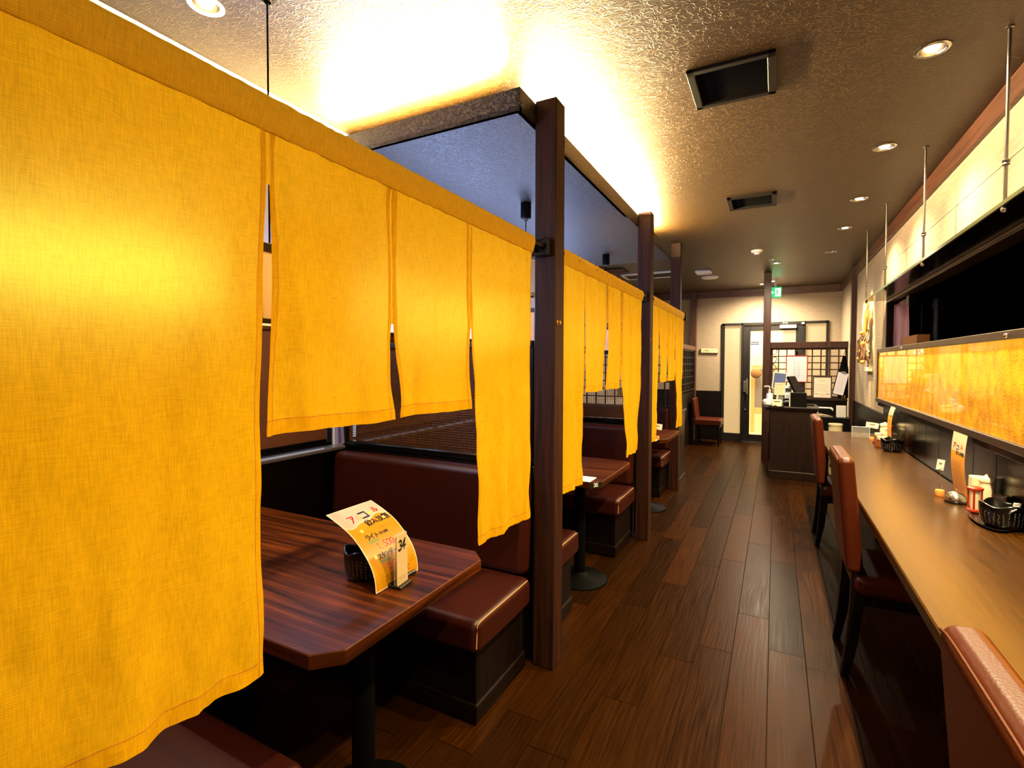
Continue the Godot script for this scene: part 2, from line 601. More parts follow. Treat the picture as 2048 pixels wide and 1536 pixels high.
	mat("cardboard", Color(0.72, 0.52, 0.32), 0.8)
	mat("cork", Color(0.85, 0.55, 0.24), 0.6)
	mat("tray_black", Color(0.05, 0.04, 0.035), 0.25)
	mat("reed", Color(0.34, 0.20, 0.10), 0.6)
	mat("blind", Color(0.42, 0.24, 0.13), 0.8)
	mat("sill", Color(0.38, 0.38, 0.42), 0.15)
	mat("steel_blue", Color(0.10, 0.14, 0.22), 0.25, 0.6)
	mat("printer_black", Color(0.015, 0.015, 0.018), 0.45, 0.0, 0.3)
	mat("disc_wood", Color(0.60, 0.42, 0.21), 0.6)
	mat("corridor_wall", Color(0.93, 0.86, 0.72), 0.8)
	mat("corridor_floor", Color(0.86, 0.78, 0.62), 0.4)
	mat("corridor_yellow", Color(0.93, 0.74, 0.40), 0.6)
	mat("corridor_grey", Color(0.50, 0.47, 0.43), 0.6)
	mat("star_gold", Color(0.85, 0.62, 0.25), 0.35)
	mat("straw_gold", Color(0.95, 0.84, 0.48), 0.5)
	mat("twig_dark", Color(0.42, 0.28, 0.16), 0.7)
	mat("tissue", Color(0.92, 0.92, 0.95), 0.8)
	mat("glass_jar_brown", Color(0.42, 0.22, 0.08), 0.15)
	m = mat("clear_acrylic", Color(0.92, 0.95, 0.96, 0.12), 0.05)
	m.transparency = BaseMaterial3D.TRANSPARENCY_ALPHA
	m = mat("pane_clear", Color(0.95, 0.96, 0.95, 0.06), 0.03)
	m.transparency = BaseMaterial3D.TRANSPARENCY_ALPHA
	m = mat("lantern_paper", Color(0.94, 0.88, 0.76), 0.8)
	m.backlight_enabled = true
	m.backlight = Color(1.0, 0.92, 0.78) * 0.9
	# glowing things
	glow("lamp_lens", Color(1.0, 0.80, 0.50), 14.0)
	glow("lamp_lens_far", Color(1.0, 0.88, 0.68), 15.0)
	glow("bulb", Color(1.0, 0.78, 0.46), 1.5)
	glow("cove_tube", Color(1.0, 0.84, 0.55), 2.0)
	glow("day_pane", Color(0.86, 0.91, 1.0), 0.85)
	glow("frost_pane", Color(1.0, 0.86, 0.63), 0.72)
	glow("corridor_lamp", Color(1.0, 0.84, 0.50), 1.6)
	glow("tablet_screen", Color(0.30, 0.38, 0.62), 0.35)
	M["tablet_screen"].albedo_color = Color(0.20, 0.24, 0.36)
	var fr := noise(0.12, 71, 3)
	var ft := gray(256, 256, func(x: int, y: int) -> float: return 0.5 + 0.8 * fr.get_noise_2d(x, y))
	var ftc := tex(256, 256, func(x: int, y: int) -> Color:
		var q := 0.80 + 0.6 * fr.get_noise_2d(x, y)
		return Color(q, q * 0.96, q * 0.86))
	m = tri_map(M["frost_pane"], 3.4)
	m.albedo_color = Color(0.42, 0.38, 0.32)
	m.emission_texture = ftc
	m.emission_operator = BaseMaterial3D.EMISSION_OP_MULTIPLY
	m.roughness = 0.35
	bump(m, ft, 0.2)
	# gold panel lit from behind, under smooth glass
	var g1 := noise(0.012, 81, 5)
	var g2 := noise(0.35, 82, 2)
	var g3 := noise(0.05, 83, 3)
	var gold := tex(1024, 256, func(x: int, y: int) -> Color:
		var vert := float(y) / 255.0
		var low := smoothstep(0.42, 0.62, vert + 0.10 * g3.get_noise_2d(x, y * 0.4))
		var q := 0.92 + 0.08 * g1.get_noise_2d(x, y) + 0.34 * g2.get_noise_2d(x, y * 0.55) - 0.16 * low + 0.20 * g3.get_noise_2d(x * 0.8, y * 0.2)
		q = clampf(q, 0.12, 1.0)
		return Color(1.0 * minf(1.0, q * 1.25), 0.77 * q, 0.01 + 0.05 * q * q))
	m = glow("gold_glow", Color.WHITE, 0.62)
	m.albedo_texture = gold
	m.albedo_color = Color(0.8, 0.8, 0.8)
	m.emission_texture = gold
	m.emission_operator = BaseMaterial3D.EMISSION_OP_MULTIPLY
	m.roughness = 0.5
	m.clearcoat_enabled = true
	m.clearcoat = 0.6
	m.clearcoat_roughness = 0.02
	# prints
	M["menu"] = printed("menu_print", it(menu_image()), 0.35)
	M["menu_small"] = printed("menu_small_print", it(strip_image()), 0.45)
	var im := blank(128, 256, Color(0.76, 0.67, 0.50))
	text(im, ["3", "4"], Vector2(14, 30), 50, 10, Color(0.08, 0.07, 0.06), 1.22, 0.22)
	lines(im, Rect2(12, 212, 104, 36), 3, Color(0.25, 0.2, 0.15), 4, 3)
	M["number_card"] = printed("number_card_print", it(im), 0.4)
	im = blank(96, 40, Color(0.05, 0.04, 0.03))
	text(im, ["3", "5"], Vector2(26, 8), 22, 5, Color(0.9, 0.88, 0.84), 1.0)
	M["number_tag"] = printed("number_tag_print", it(im), 0.5)
	im = blank(256, 340, Color(0.90, 0.90, 0.93))
	for i in 9:
		lines(im, Rect2(92, 74 + i * 25, 26, 10), 1, Color(0.45, 0.45, 0.52), 60 + i, 6)
		lines(im, Rect2(138, 74 + i * 25, 28, 10), 1, Color(0.45, 0.45, 0.52), 80 + i, 6)
	M["menu_framed"] = printed("framed_menu_print", it(im), 0.4)
	im = blank(240, 280, Color(0.94, 0.90, 0.82))
	lines(im, Rect2(70, 30, 100, 40), 2, Color(0.45, 0.4, 0.38), 7)
	lines(im, Rect2(24, 90, 190, 110), 6, Color(0.55, 0.5, 0.46), 8)
	lines(im, Rect2(20, 222, 50, 14), 1, Color(0.15, 0.12, 0.1), 9, 8)
	lines(im, Rect2(176, 222, 40, 14), 1, Color(0.15, 0.12, 0.1), 10, 8)
	lines(im, Rect2(84, 222, 70, 36), 2, Color(0.85, 0.5, 0.35), 11, 6)
	M["notice"] = printed("notice_print", it(im), 0.5)
	im = blank(128, 300, Color(0.90, 0.89, 0.93))
	lines(im, Rect2(20, 24, 90, 250), 14, Color(0.66, 0.62, 0.66), 12)
	M["clip_paper"] = printed("clipboard_print", it(im), 0.5)
	im = blank(128, 160, Color(0.95, 0.85, 0.74))
	lines(im, Rect2(14, 14, 100, 20), 1, Color(0.75, 0.35, 0.25), 13, 7)
	lines(im, Rect2(14, 50, 100, 90), 5, Color(0.62, 0.48, 0.42), 14)
	M["small_card"] = printed("small_card_print", it(im), 0.5)
	im = blank(160, 260, Color(0.88, 0.90, 0.95))
	im.fill_rect(Rect2i(0, 0, 160, 26), Color(0.25, 0.25, 0.30))
	im.fill_rect(Rect2i(0, 36, 160, 26), Color(0.16, 0.18, 0.30))
	lines(im, Rect2(12, 78, 136, 60), 3, Color(0.22, 0.26, 0.55), 15, 9)
	lines(im, Rect2(12, 150, 136, 100), 5, Color(0.62, 0.66, 0.80), 16, 5)
	M["door_poster"] = printed("door_poster_print", it(im), 0.4)
	im = blank(256, 128, Color(0.93, 0.86, 0.70))
	brush(im, Rect2(10, 26, 236, 70), 26, 9, Color(0.09, 0.07, 0.06), 21)
	M["bin_print"] = printed("bin_brush_print", it(im), 0.5)
	im = blank(320, 90, Color(0.90, 0.80, 0.62))
	for i in 9:
		brush(im, Rect2(22 + i * 24, 26, 22, 40), 4, 5, Color(0.10, 0.07, 0.05), 31 + i)
	brush(im, Rect2(262, 34, 30, 22), 4, 5, Color(0.10, 0.07, 0.05), 45)
	M["plank_sign"] = printed("plank_sign_print", it(im), 0.6)
	im = blank(512, 160, Color(0.022, 0.020, 0.022))
	var gb := RandomNumberGenerator.new()
	gb.seed = 77
	for i in 30:
		var x := 8.0 + i * 17.0
		var y := gb.randf_range(34, 50)
		while y < 128:
			var pts := [Vector2(x + gb.randf_range(-3, 3), y)]
			for k in 3:
				pts.append(Vector2(x + gb.randf_range(-4, 4), y + (k + 1) * 4.0))
			stroke(im, pts, 1.4, Color(0.62, 0.62, 0.62))
			y += gb.randf_range(14, 19)
	m = printed("bowl_glaze", it(im), 0.12)
	M["bowl_glaze"] = m
	im = blank(256, 180, Color(0.10, 0.62, 0.34))
	var wcol := Color(0.92, 1.0, 0.94)
	im.fill_rect(Rect2i(118, 22, 120, 136), wcol)
	stroke(im, [Vector2(150, 44), Vector2(150, 46)], 20, Color(0.06, 0.5, 0.26))
	stroke(im, [Vector2(156, 62), Vector2(166, 92), Vector2(150, 112), Vector2(134, 134)], 14, Color(0.06, 0.5, 0.26))
	stroke(im, [Vector2(166, 92), Vector2(186, 112), Vector2(204, 132)], 12, Color(0.06, 0.5, 0.26))
	stroke(im, [Vector2(158, 66), Vector2(134, 84)], 9, Color(0.06, 0.5, 0.26))
	stroke(im, [Vector2(160, 66), Vector2(184, 76), Vector2(198, 66)], 9, Color(0.06, 0.5, 0.26))
	stroke(im, [Vector2(92, 90), Vector2(30, 90)], 12, wcol)
	stroke(im, [Vector2(52, 68), Vector2(28, 90), Vector2(52, 112)], 10, wcol)
	m = printed("exit_sign_face", it(im), 0.4)
	m.emission_enabled = true
	m.emission = Color.WHITE
	m.emission_texture = it(im)
	m.emission_operator = BaseMaterial3D.EMISSION_OP_MULTIPLY
	m.emission_energy_multiplier = 1.5
	M["exit_face"] = m

func menu_image() -> Image:
	var im := blank(512, 768, Color(0.72, 0.50, 0.035))
	im.fill_rect(Rect2i(0, 0, 512, 14), Color(0.97, 0.94, 0.86))
	var dark := Color(0.10, 0.08, 0.07)
	var red := Color(0.72, 0.08, 0.06)
	var foam := Color(0.66, 0.61, 0.54)
	for x in 512:
		var edge := 208.0 + 26.0 * sin(x * 0.011 + 0.4) + 14.0 * sin(x * 0.027)
		im.fill_rect(Rect2i(x, 0, 1, int(edge)), foam)
		im.fill_rect(Rect2i(x, int(edge) - 16, 1, 16), Color(0.74, 0.66, 0.55))
	var t := -0.04
	glyph(im, "A", Vector2(104, 112), 76, 17, Color(0.95, 0.9, 0.86), 0, t)
	glyph(im, "A", Vector2(104, 112), 76, 13, red, 0, t)
	glyph(im, "RU", Vector2(188, 124), 52, 9, Color(0.62, 0.55, 0.36), 0, t)
	glyph(im, "KO", Vector2(238, 96), 84, 15, dark, 0, t)
	glyph(im, "-", Vector2(336, 112), 54, 12, Color(0.96, 0.78, 0.20), 0, t)
	glyph(im, "RU", Vector2(398, 92), 60, 13, Color(0.86, 0.20, 0.12), 0, t)
	text(im, ["NOMU", "MI", "HOU", "DAI"], Vector2(216, 206), 62, 9, dark, 1.1, 0, t)
	# little round marks of beer mugs
	for p in [Vector2(120, 288), Vector2(430, 232), Vector2(90, 520)]:
		stroke(im, [p, p + Vector2(1, 1)], 26, Color(0.98, 0.88, 0.55))
		stroke(im, [p, p + Vector2(1, 1)], 12, Color(0.94, 0.66, 0.10))
	text(im, ["RA", "I", "TO"], Vector2(104, 336), 46, 8, dark, 1.05)
	text(im, ["NOMU", "MI", "HOU", "DAI"], Vector2(258, 350), 22, 4, dark, 1.1)
	lines(im, Rect2(300, 300, 160, 26), 2, Color(0.35, 0.22, 0.05), 51, 3)
	im.fill_rect(Rect2i(104, 392, 110, 20), Color(0.45, 0.52, 0.30))
	text(im, ["1", ",", "5", "0", "0"], Vector2(150, 424), 54, 14, Color(0.84, 0.76, 0.52), 1.0)
	text(im, ["1", ",", "5", "0", "0"], Vector2(150, 424), 54, 10, red, 1.0)
	text(im, ["EN"], Vector2(330, 446), 30, 6, red)
	text(im, ["(", "ZEI", "KOMI", "1", ",", "6", "5", "0", "EN", ")"], Vector2(366, 446), 24, 4, red, 0.82)
	text(im, ["SU", "TA", "N", "DA", "-", "DO"], Vector2(112, 506), 42, 8, dark, 1.04)
	im.fill_rect(Rect2i(112, 556, 120, 20), Color(0.45, 0.52, 0.30))
	text(im, ["1", ",", "8", "0", "0"], Vector2(150, 588), 54, 14, Color(0.84, 0.76, 0.52), 1.0)
	text(im, ["1", ",", "8", "0", "0"], Vector2(150, 588), 54, 10, red, 1.0)
	text(im, ["EN"], Vector2(330, 608), 32, 6, red)
	lines(im, Rect2(120, 670, 330, 46), 3, dark, 52, 5)
	lines(im, Rect2(420, 610, 60, 60), 3, Color(0.35, 0.22, 0.05), 53, 4)
	var bd := Color(0.80, 0.76, 0.64)
	im.fill_rect(Rect2i(0, 0, 9, 768), bd)
	im.fill_rect(Rect2i(503, 0, 9, 768), bd)
	im.fill_rect(Rect2i(0, 757, 512, 11), bd)
	im.fill_rect(Rect2i(0, 0, 512, 9), bd)
	return im

func strip_image() -> Image:
	var im := blank(256, 640, Color(0.93, 0.66, 0.16))
	im.fill_rect(Rect2i(0, 0, 256, 190), Color(0.90, 0.84, 0.72))
	glyph(im, "A", Vector2(34, 110), 44, 10, Color(0.72, 0.08, 0.06))
	glyph(im, "KO", Vector2(90, 120), 50, 9, Color(0.10, 0.08, 0.07))
	glyph(im, "RU", Vector2(168, 110), 40, 8, Color(0.86, 0.20, 0.12))
	text(im, ["NOMU", "MI", "HOU", "DAI"], Vector2(92, 182), 34, 6, Color(0.10, 0.08, 0.07), 1.05)
	lines(im, Rect2(30, 280, 190, 60), 4, Color(0.45, 0.2, 0.06), 61, 4)
	lines(im, Rect2(30, 360, 200, 220), 12, Color(0.55, 0.32, 0.08), 62, 4)
	return im

# ---------------------------------------------------------------- the place
const CEIL := 2.616
const WALL_L := -2.15
const WALL_R := 0.925
const FAR := -9.5
const NEAR := 0.9
const BENCH_X := -1.525
const BAY := [-0.23, -2.05, -3.87, -5.69]
const LAMPS := [Vector2(0.55, -0.54), Vector2(0.55, -1.57), Vector2(0.54, -2.6), Vector2(0.545, -3.63), Vector2(0.55, -4.67), Vector2(0.555, -5.6), Vector2(0.54, -6.71), Vector2(-0.01, -7.16), Vector2(-0.05, -8.7), Vector2(-0.21, -8.95), Vector2(-1.81, -1.10)]

func _ready() -> void:
	rng.seed = 12
	# camera
	var cam := Camera3D.new()
	cam.name = "camera"
	cam.near = 0.05
	cam.far = 60.0
	cam.projection = Camera3D.PROJECTION_FRUSTUM
	cam.size = 2.0 * 0.05 * 768.0 / 1002.87
	cam.frustum_offset = Vector2(0, -15.85 / 1002.87 * 0.05)
	cam.transform = Transform3D(Basis(Vector3.UP, 0.483174584) * Basis(Vector3.RIGHT, -0.0267158752) * Basis(Vector3.BACK, 0.00350055997), Vector3(0, 1.35, 0))
	add_child(cam)
	cam.current = true
	# sky and exposure
	var env := Environment.new()
	env.background_mode = Environment.BG_SKY
	var sky := Sky.new()
	var psm := ProceduralSkyMaterial.new()
	psm.sky_top_color = Color(0.45, 0.62, 0.90)
	psm.sky_horizon_color = Color(0.80, 0.88, 0.98)
	psm.ground_bottom_color = Color(0.45, 0.45, 0.45)
	psm.ground_horizon_color = Color(0.70, 0.72, 0.75)
	sky.sky_material = psm
	env.sky = sky
	env.tonemap_mode = Environment.TONE_MAPPER_LINEAR
	env.tonemap_exposure = 1.34
	env.sdfgi_enabled = true
	env.ssao_enabled = true
	env.ssil_enabled = true
	var we := WorldEnvironment.new()
	we.name = "world_environment"
	we.environment = env
	add_child(we)
	# large area lights: daylight at the booth windows, the lit concourse behind the glass door
	for i in 3:
		area("window_daylight", Vector3(WALL_L + 0.035, 1.675, BAY[i] - 0.91), Vector3(0.8, 0.6, 0), Vector2(1.55, 0.27), Color(0.66, 0.76, 1.0), DAY[i])
	area("concourse_light", Vector3(0, 2.5, -10.9), Vector3(0, -1, 0.001), Vector2(2.4, 1.2), Color(1.0, 0.88, 0.68), 15.0)
	# lit coves on top of the dropped panel
	area("cove_light", Vector3(-1.60, COVE_Y, -1.955), Vector3(0, 0.75, 0.66), Vector2(0.98, 0.03), COVE_COL, COVE * 1.0)
	area("cove_light", Vector3(-1.06, COVE_Y, -2.85), Vector3(0.66, 0.75, 0), Vector2(1.25, 0.03), COVE_COL, COVE * 1.25)
	area("cove_light", Vector3(-1.06, COVE_Y, -4.25), Vector3(0.66, 0.75, 0), Vector2(1.25, 0.03), COVE_COL, COVE * 0.8)

	make_materials()
	build_shell()
	build_door()
	build_soffit()
	build_posts()
	build_norens()
	build_booths()
	build_right_side()
	build_chairs()
	build_reception()
	build_waiting()
	build_lamps()
	build_table_things()
	build_counter_things()

const DAY := [3.0, 2.4, 2.0]
const COVE := 14.5
const COVE_COL := Color(1.0, 0.86, 0.60)
const COVE_Y := 2.489
const SPOT := 5.2

func area(called: String, at: Vector3, dir: Vector3, size: Vector2, col: Color, e: float) -> void:
	var l := AreaLight3D.new()
	l.name = numbered(called)
	l.area_size = size
	l.area_normalize_energy = true
	l.light_color = col
	l.light_energy = e
	l.shadow_enabled = true
	l.area_range = 14.0
	l.area_attenuation = 2.0
	var z := -dir.normalized()
	var x := Vector3.UP.cross(z)
	if x.length() < 0.05:
		x = Vector3.RIGHT
	x = x.normalized()
	l.transform = Transform3D(Basis(x, z.cross(x), z), at)
	add_child(l)

func omni(called: String, at: Vector3, col: Color, e: float, size: float, parent: Node = self) -> void:
	var l := OmniLight3D.new()
	l.name = called
	l.light_color = col
	l.light_energy = e
	l.light_size = size
	l.omni_range = 12.0
	l.omni_attenuation = 2.0
	l.shadow_enabled = true
	l.position = at
	parent.add_child(l, true)

func spot(called: String, at: Vector3, col: Color, e: float, angle: float, size: float, parent: Node = self) -> void:
	var l := SpotLight3D.new()
	l.name = called
	l.light_color = col
	l.light_energy = e
	l.light_size = size
	l.spot_angle = angle
	l.spot_angle_attenuation = 1.0
	l.spot_range = 14.0
	l.spot_attenuation = 2.0
	l.shadow_enabled = true
	l.transform = Transform3D(Basis(Vector3.RIGHT, -PI / 2), at)
	parent.add_child(l, true)

# ---------------------------------------------------------------- shell
func build_shell() -> void:
	# floor: boards 15 cm wide laid along the aisle, gaps between them
	var fl := struct("floor", BB(Vector3(WALL_L - 0.15, -0.15, FAR - 0.12), Vector3(2.2, -0.006, NEAR + 0.12)), M["floor_gap"])
	var w := 0.1495
	var long := 1.2
	var cache := {}
	for r in 15:
		var x0 := -1.353 + r * w
		var z := NEAR - rng.randf() * long
		while z > FAR:
			var z1 := maxf(z - long, FAR)
			if z - z1 > 0.05:
				var key := "%.2f" % (z - z1)
				if not cache.has(key):
					var mb := Mb.new()
					mb.box(Vector3.ZERO, Vector3(w - 0.0022, 0.012, z - z1 - 0.002), 0.0012)
					cache[key] = mb.mesh()
				var p := put_mesh("plank", cache[key], M["plank_%d" % rng.randi_range(0, 4)], fl)
				p.position = Vector3(x0 + w / 2, -0.006, (z + z1) / 2)
			z = z1
	# boards under the benches and along the right wall, where nothing of them can be told apart
	var rest := Mb.new()
	for q in [[WALL_L, -1.353], [-1.353 + 15 * w, 2.2]]:
		var x: float = q[0]
		while x < q[1] - 0.02:
			var x2 := minf(x + w, q[1])
			rest.box(Vector3((x + x2) / 2, -0.006, (NEAR + FAR) / 2), Vector3(x2 - x - 0.0022, 0.012, NEAR - FAR))
			x = x2
	var rs := put("side_boards", rest, M["plank_4"], fl)
	rs.set_meta("kind", "stuff")
	# ceiling with round holes for the recessed lamps and square ones for the grilles
	var ce := CSGCombiner3D.new()
	ce.name = "ceiling"
	ce.set_meta("kind", "structure")
	var slab := CSGBox3D.new()
	slab.name = "slab"
	slab.size = Vector3(2.2 - WALL_L + 0.3, 0.22, NEAR - FAR + 0.24)
	slab.position = Vector3((2.2 + WALL_L) / 2, CEIL + 0.11, (NEAR + FAR) / 2)
	slab.material = M["ceiling_paper"]
	ce.add_child(slab)
	for p in LAMPS:
		var hole := CSGCylinder3D.new()
		hole.name = "hole"
		hole.radius = 0.047
		hole.height = 0.18
		hole.sides = 32
		hole.operation = CSGShape3D.OPERATION_SUBTRACTION
		hole.position = Vector3(p.x, CEIL + 0.02, p.y)
		hole.material = M["ceiling_paper"]
		ce.add_child(hole, true)
	for g in [[-0.19, -2.48, 0.30, 0.29], [-0.18, -4.355, 0.30, 0.27]]:
		var sq := CSGBox3D.new()
		sq.name = "opening"
		sq.size = Vector3(g[2], 0.12, g[3])
		sq.position = Vector3(g[0], CEIL + 0.02, g[1])
		sq.operation = CSGShape3D.OPERATION_SUBTRACTION
		sq.material = M["vent_black"]
		ce.add_child(sq, true)
	add_child(ce)
	# left wall with a window in each booth
	var wl := Mb.new()
	var x0 := WALL_L - 0.12
	wl.box(Vector3((WALL_L + x0) / 2, 0.44, (NEAR + FAR) / 2), Vector3(0.12, 0.88, NEAR - FAR + 0.2))
	wl.box(Vector3((WALL_L + x0) / 2, (1.82 + CEIL) / 2, (NEAR + FAR) / 2), Vector3(0.12, CEIL - 1.82, NEAR - FAR + 0.2))
	var zs := [NEAR + 0.1, -0.30, -1.99, -2.12, -3.81, -3.94, -5.60, FAR - 0.1]
	for i in range(0, 8, 2):
		wl.box(Vector3((WALL_L + x0) / 2, 1.35, (zs[i] + zs[i + 1]) / 2), Vector3(0.12, 0.94, zs[i] - zs[i + 1]))
	var wleft := struct("wall_left", wl, M["plain_wall"])
	var dado := Mb.new()
	dado.box(Vector3(WALL_L + 0.008, 0.44, -2.9), Vector3(0.016, 0.88, 5.6), 0.003)
	put("dado_panel", dado, M["wood_dark"], wleft)
	for i in 3:
		var c: float = BAY[i] - 0.915
		var win := Node3D.new()
		win.name = "window_%d" % (i + 1)
		win.set_meta("kind", "structure")
		add_child(win)
		put("pane", BB(Vector3(WALL_L - 0.06, 0.88, c - 0.845), Vector3(WALL_L - 0.05, 1.82, c + 0.845)), M["day_pane"], win)
		for zz in [-0.83, 0.0, 0.83]:
			put("window_frame", B(Vector3(WALL_L - 0.035, 1.35, c + zz), Vector3(0.03, 0.94, 0.03), 0.003), M["wood_dark"], win)
		for yy in [0.895, 1.805]:
			put("window_frame", B(Vector3(WALL_L - 0.035, yy, c), Vector3(0.03, 0.03, 1.69), 0.003), M["wood_dark"], win)
		put("window_sill", B(Vector3(WALL_L + 0.02, 0.885, c), Vector3(0.10, 0.02, 1.72), 0.004), M["sill"], win)
	var bl := thing("window_blind", "brown lowered fabric blind over the lower window beside the table numbered 34", "blind", Vector3(WALL_L + 0.012, 0, BAY[0] - 0.90), "lowered blinds at the booth windows")
	put("fabric", B(Vector3(0, 1.225, 0.01), Vector3(0.004, 0.59, 1.60)), M["blind"], bl)
	put("weight_bar", B(Vector3(0, 0.925, 0.01), Vector3(0.016, 0.024, 1.60), 0.004), M["black_metal"], bl)
	put("top_rail", B(Vector3(0, 1.525, 0.01), Vector3(0.018, 0.024, 1.60), 0.004), M["wood_dark"], bl)
	dup(bl, "brown lowered fabric blind at the window beside the table numbered 35", Vector3(WALL_L + 0.012, 0, BAY[1] - 0.90))
	dup(bl, "brown lowered fabric blind at the window of the farthest booth", Vector3(WALL_L + 0.012, 0, BAY[2] - 0.90))
	var lc := Mb.new()
	lc.sheet(14, 20, func(u: float, v: float) -> Vector3:
		var wd := 0.035 + 0.03 * smoothstep(0.6, 1.0, v)
		return Vector3(WALL_L + 0.03 + 0.012 * sin(u * 9.0), 1.5 - 0.6 * v, BAY[0] - 1.735 - u * wd), Vector3(1, 0, 0))
	tag(put("window_curtain", lc, M["lavender_cloth"], self), "narrow pale lavender curtain strip in the window corner behind the dark red bench", "curtain")
	# right wall with the hatch to the kitchen
	var hz := -5.87
	var wr := Mb.new()
	var xr := WALL_R + 0.1
	wr.box(Vector3((WALL_R + xr) / 2, 0.745, (NEAR + FAR) / 2), Vector3(0.1, 1.49, NEAR - FAR + 0.2))
	wr.box(Vector3((WALL_R + xr) / 2, (1.945 + CEIL) / 2, (NEAR + FAR) / 2), Vector3(0.1, CEIL - 1.945, NEAR - FAR + 0.2))
	wr.box(Vector3((WALL_R + xr) / 2, 1.7175, (hz + FAR - 0.1) / 2), Vector3(0.1, 0.455, hz - FAR + 0.1))
	wr.box(Vector3((WALL_R + xr) / 2, 1.7175, 0.45), Vector3(0.1, 0.455, 1.1))
	var wright := struct("wall_right", wr, M["wallpaper"])
	put("hatch_jamb", BB(Vector3(WALL_R + 0.002, 1.49, hz - 0.001), Vector3(xr, 1.945, hz + 0.012)), M["wood_dark"], wright)
	put("hatch_header", BB(Vector3(WALL_R - 0.004, 1.928, hz), Vector3(xr, 1.945, 0.0), 0.003), M["frame_brown"], wright)
	put("wainscot", BB(Vector3(WALL_R - 0.018, 0.0, -7.85), Vector3(WALL_R, 0.875, -5.4), 0.004), M["wood_dark"], wright)
	# kitchen: a dark room behind the hatch
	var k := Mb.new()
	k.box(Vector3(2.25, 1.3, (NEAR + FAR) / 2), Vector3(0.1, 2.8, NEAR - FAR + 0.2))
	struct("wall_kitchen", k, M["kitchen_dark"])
	# far wall round the entrance
	var wf := Mb.new()
	var zf := FAR - 0.06
	wf.box(Vector3((WALL_L - 0.12 - 0.83) / 2, CEIL / 2, zf), Vector3(-0.83 - WALL_L + 0.12, CEIL, 0.12))
	wf.box(Vector3((0.75 + 2.3) / 2, CEIL / 2, zf), Vector3(2.3 - 0.75, CEIL, 0.12))
	wf.box(Vector3(-0.04, (2.045 + CEIL) / 2, zf), Vector3(1.58, CEIL - 2.045, 0.12))
	var wfar := struct("wall_far", wf, M["wallpaper"])
	put("wainscot", BB(Vector3(WALL_L, 0, FAR), Vector3(-0.83, 0.865, FAR + 0.018), 0.004), M["wood_dark"], wfar)
	var wn := Mb.new()
	wn.box(Vector3(0, CEIL / 2, NEAR + 0.06), Vector3(4.8, CEIL, 0.12))
	struct("wall_near", wn, M["plain_wall"])
	# beams under the ceiling
	struct("trim_1", BB(Vector3(0.90, 2.50, -7.86), Vector3(WALL_R, CEIL, NEAR), 0.003), M["wood_beam"])
	struct("trim_2", BB(Vector3(WALL_L, 2.497, FAR), Vector3(WALL_R, CEIL, FAR + 0.035), 0.003), M["wood_far"])
	struct("trim_3", BB(Vector3(0.90, 2.50, FAR), Vector3(WALL_R, CEIL, -7.95), 0.003), M["wood_beam"])
	struct("trim_4", BB(Vector3(WALL_L, 2.55, -5.6), Vector3(WALL_L + 0.03, CEIL, NEAR), 0.003), M["paper_white"])
	var fp := thing("wooden_post", "reddish brown square post against the far wall above the waiting chair", "post", Vector3(-1.30, 0, FAR + 0.055))
	put("shaft", B(Vector3(0, CEIL / 2, 0), Vector3(0.10, CEIL, 0.10), 0.004), M["wood_far_v"], fp)

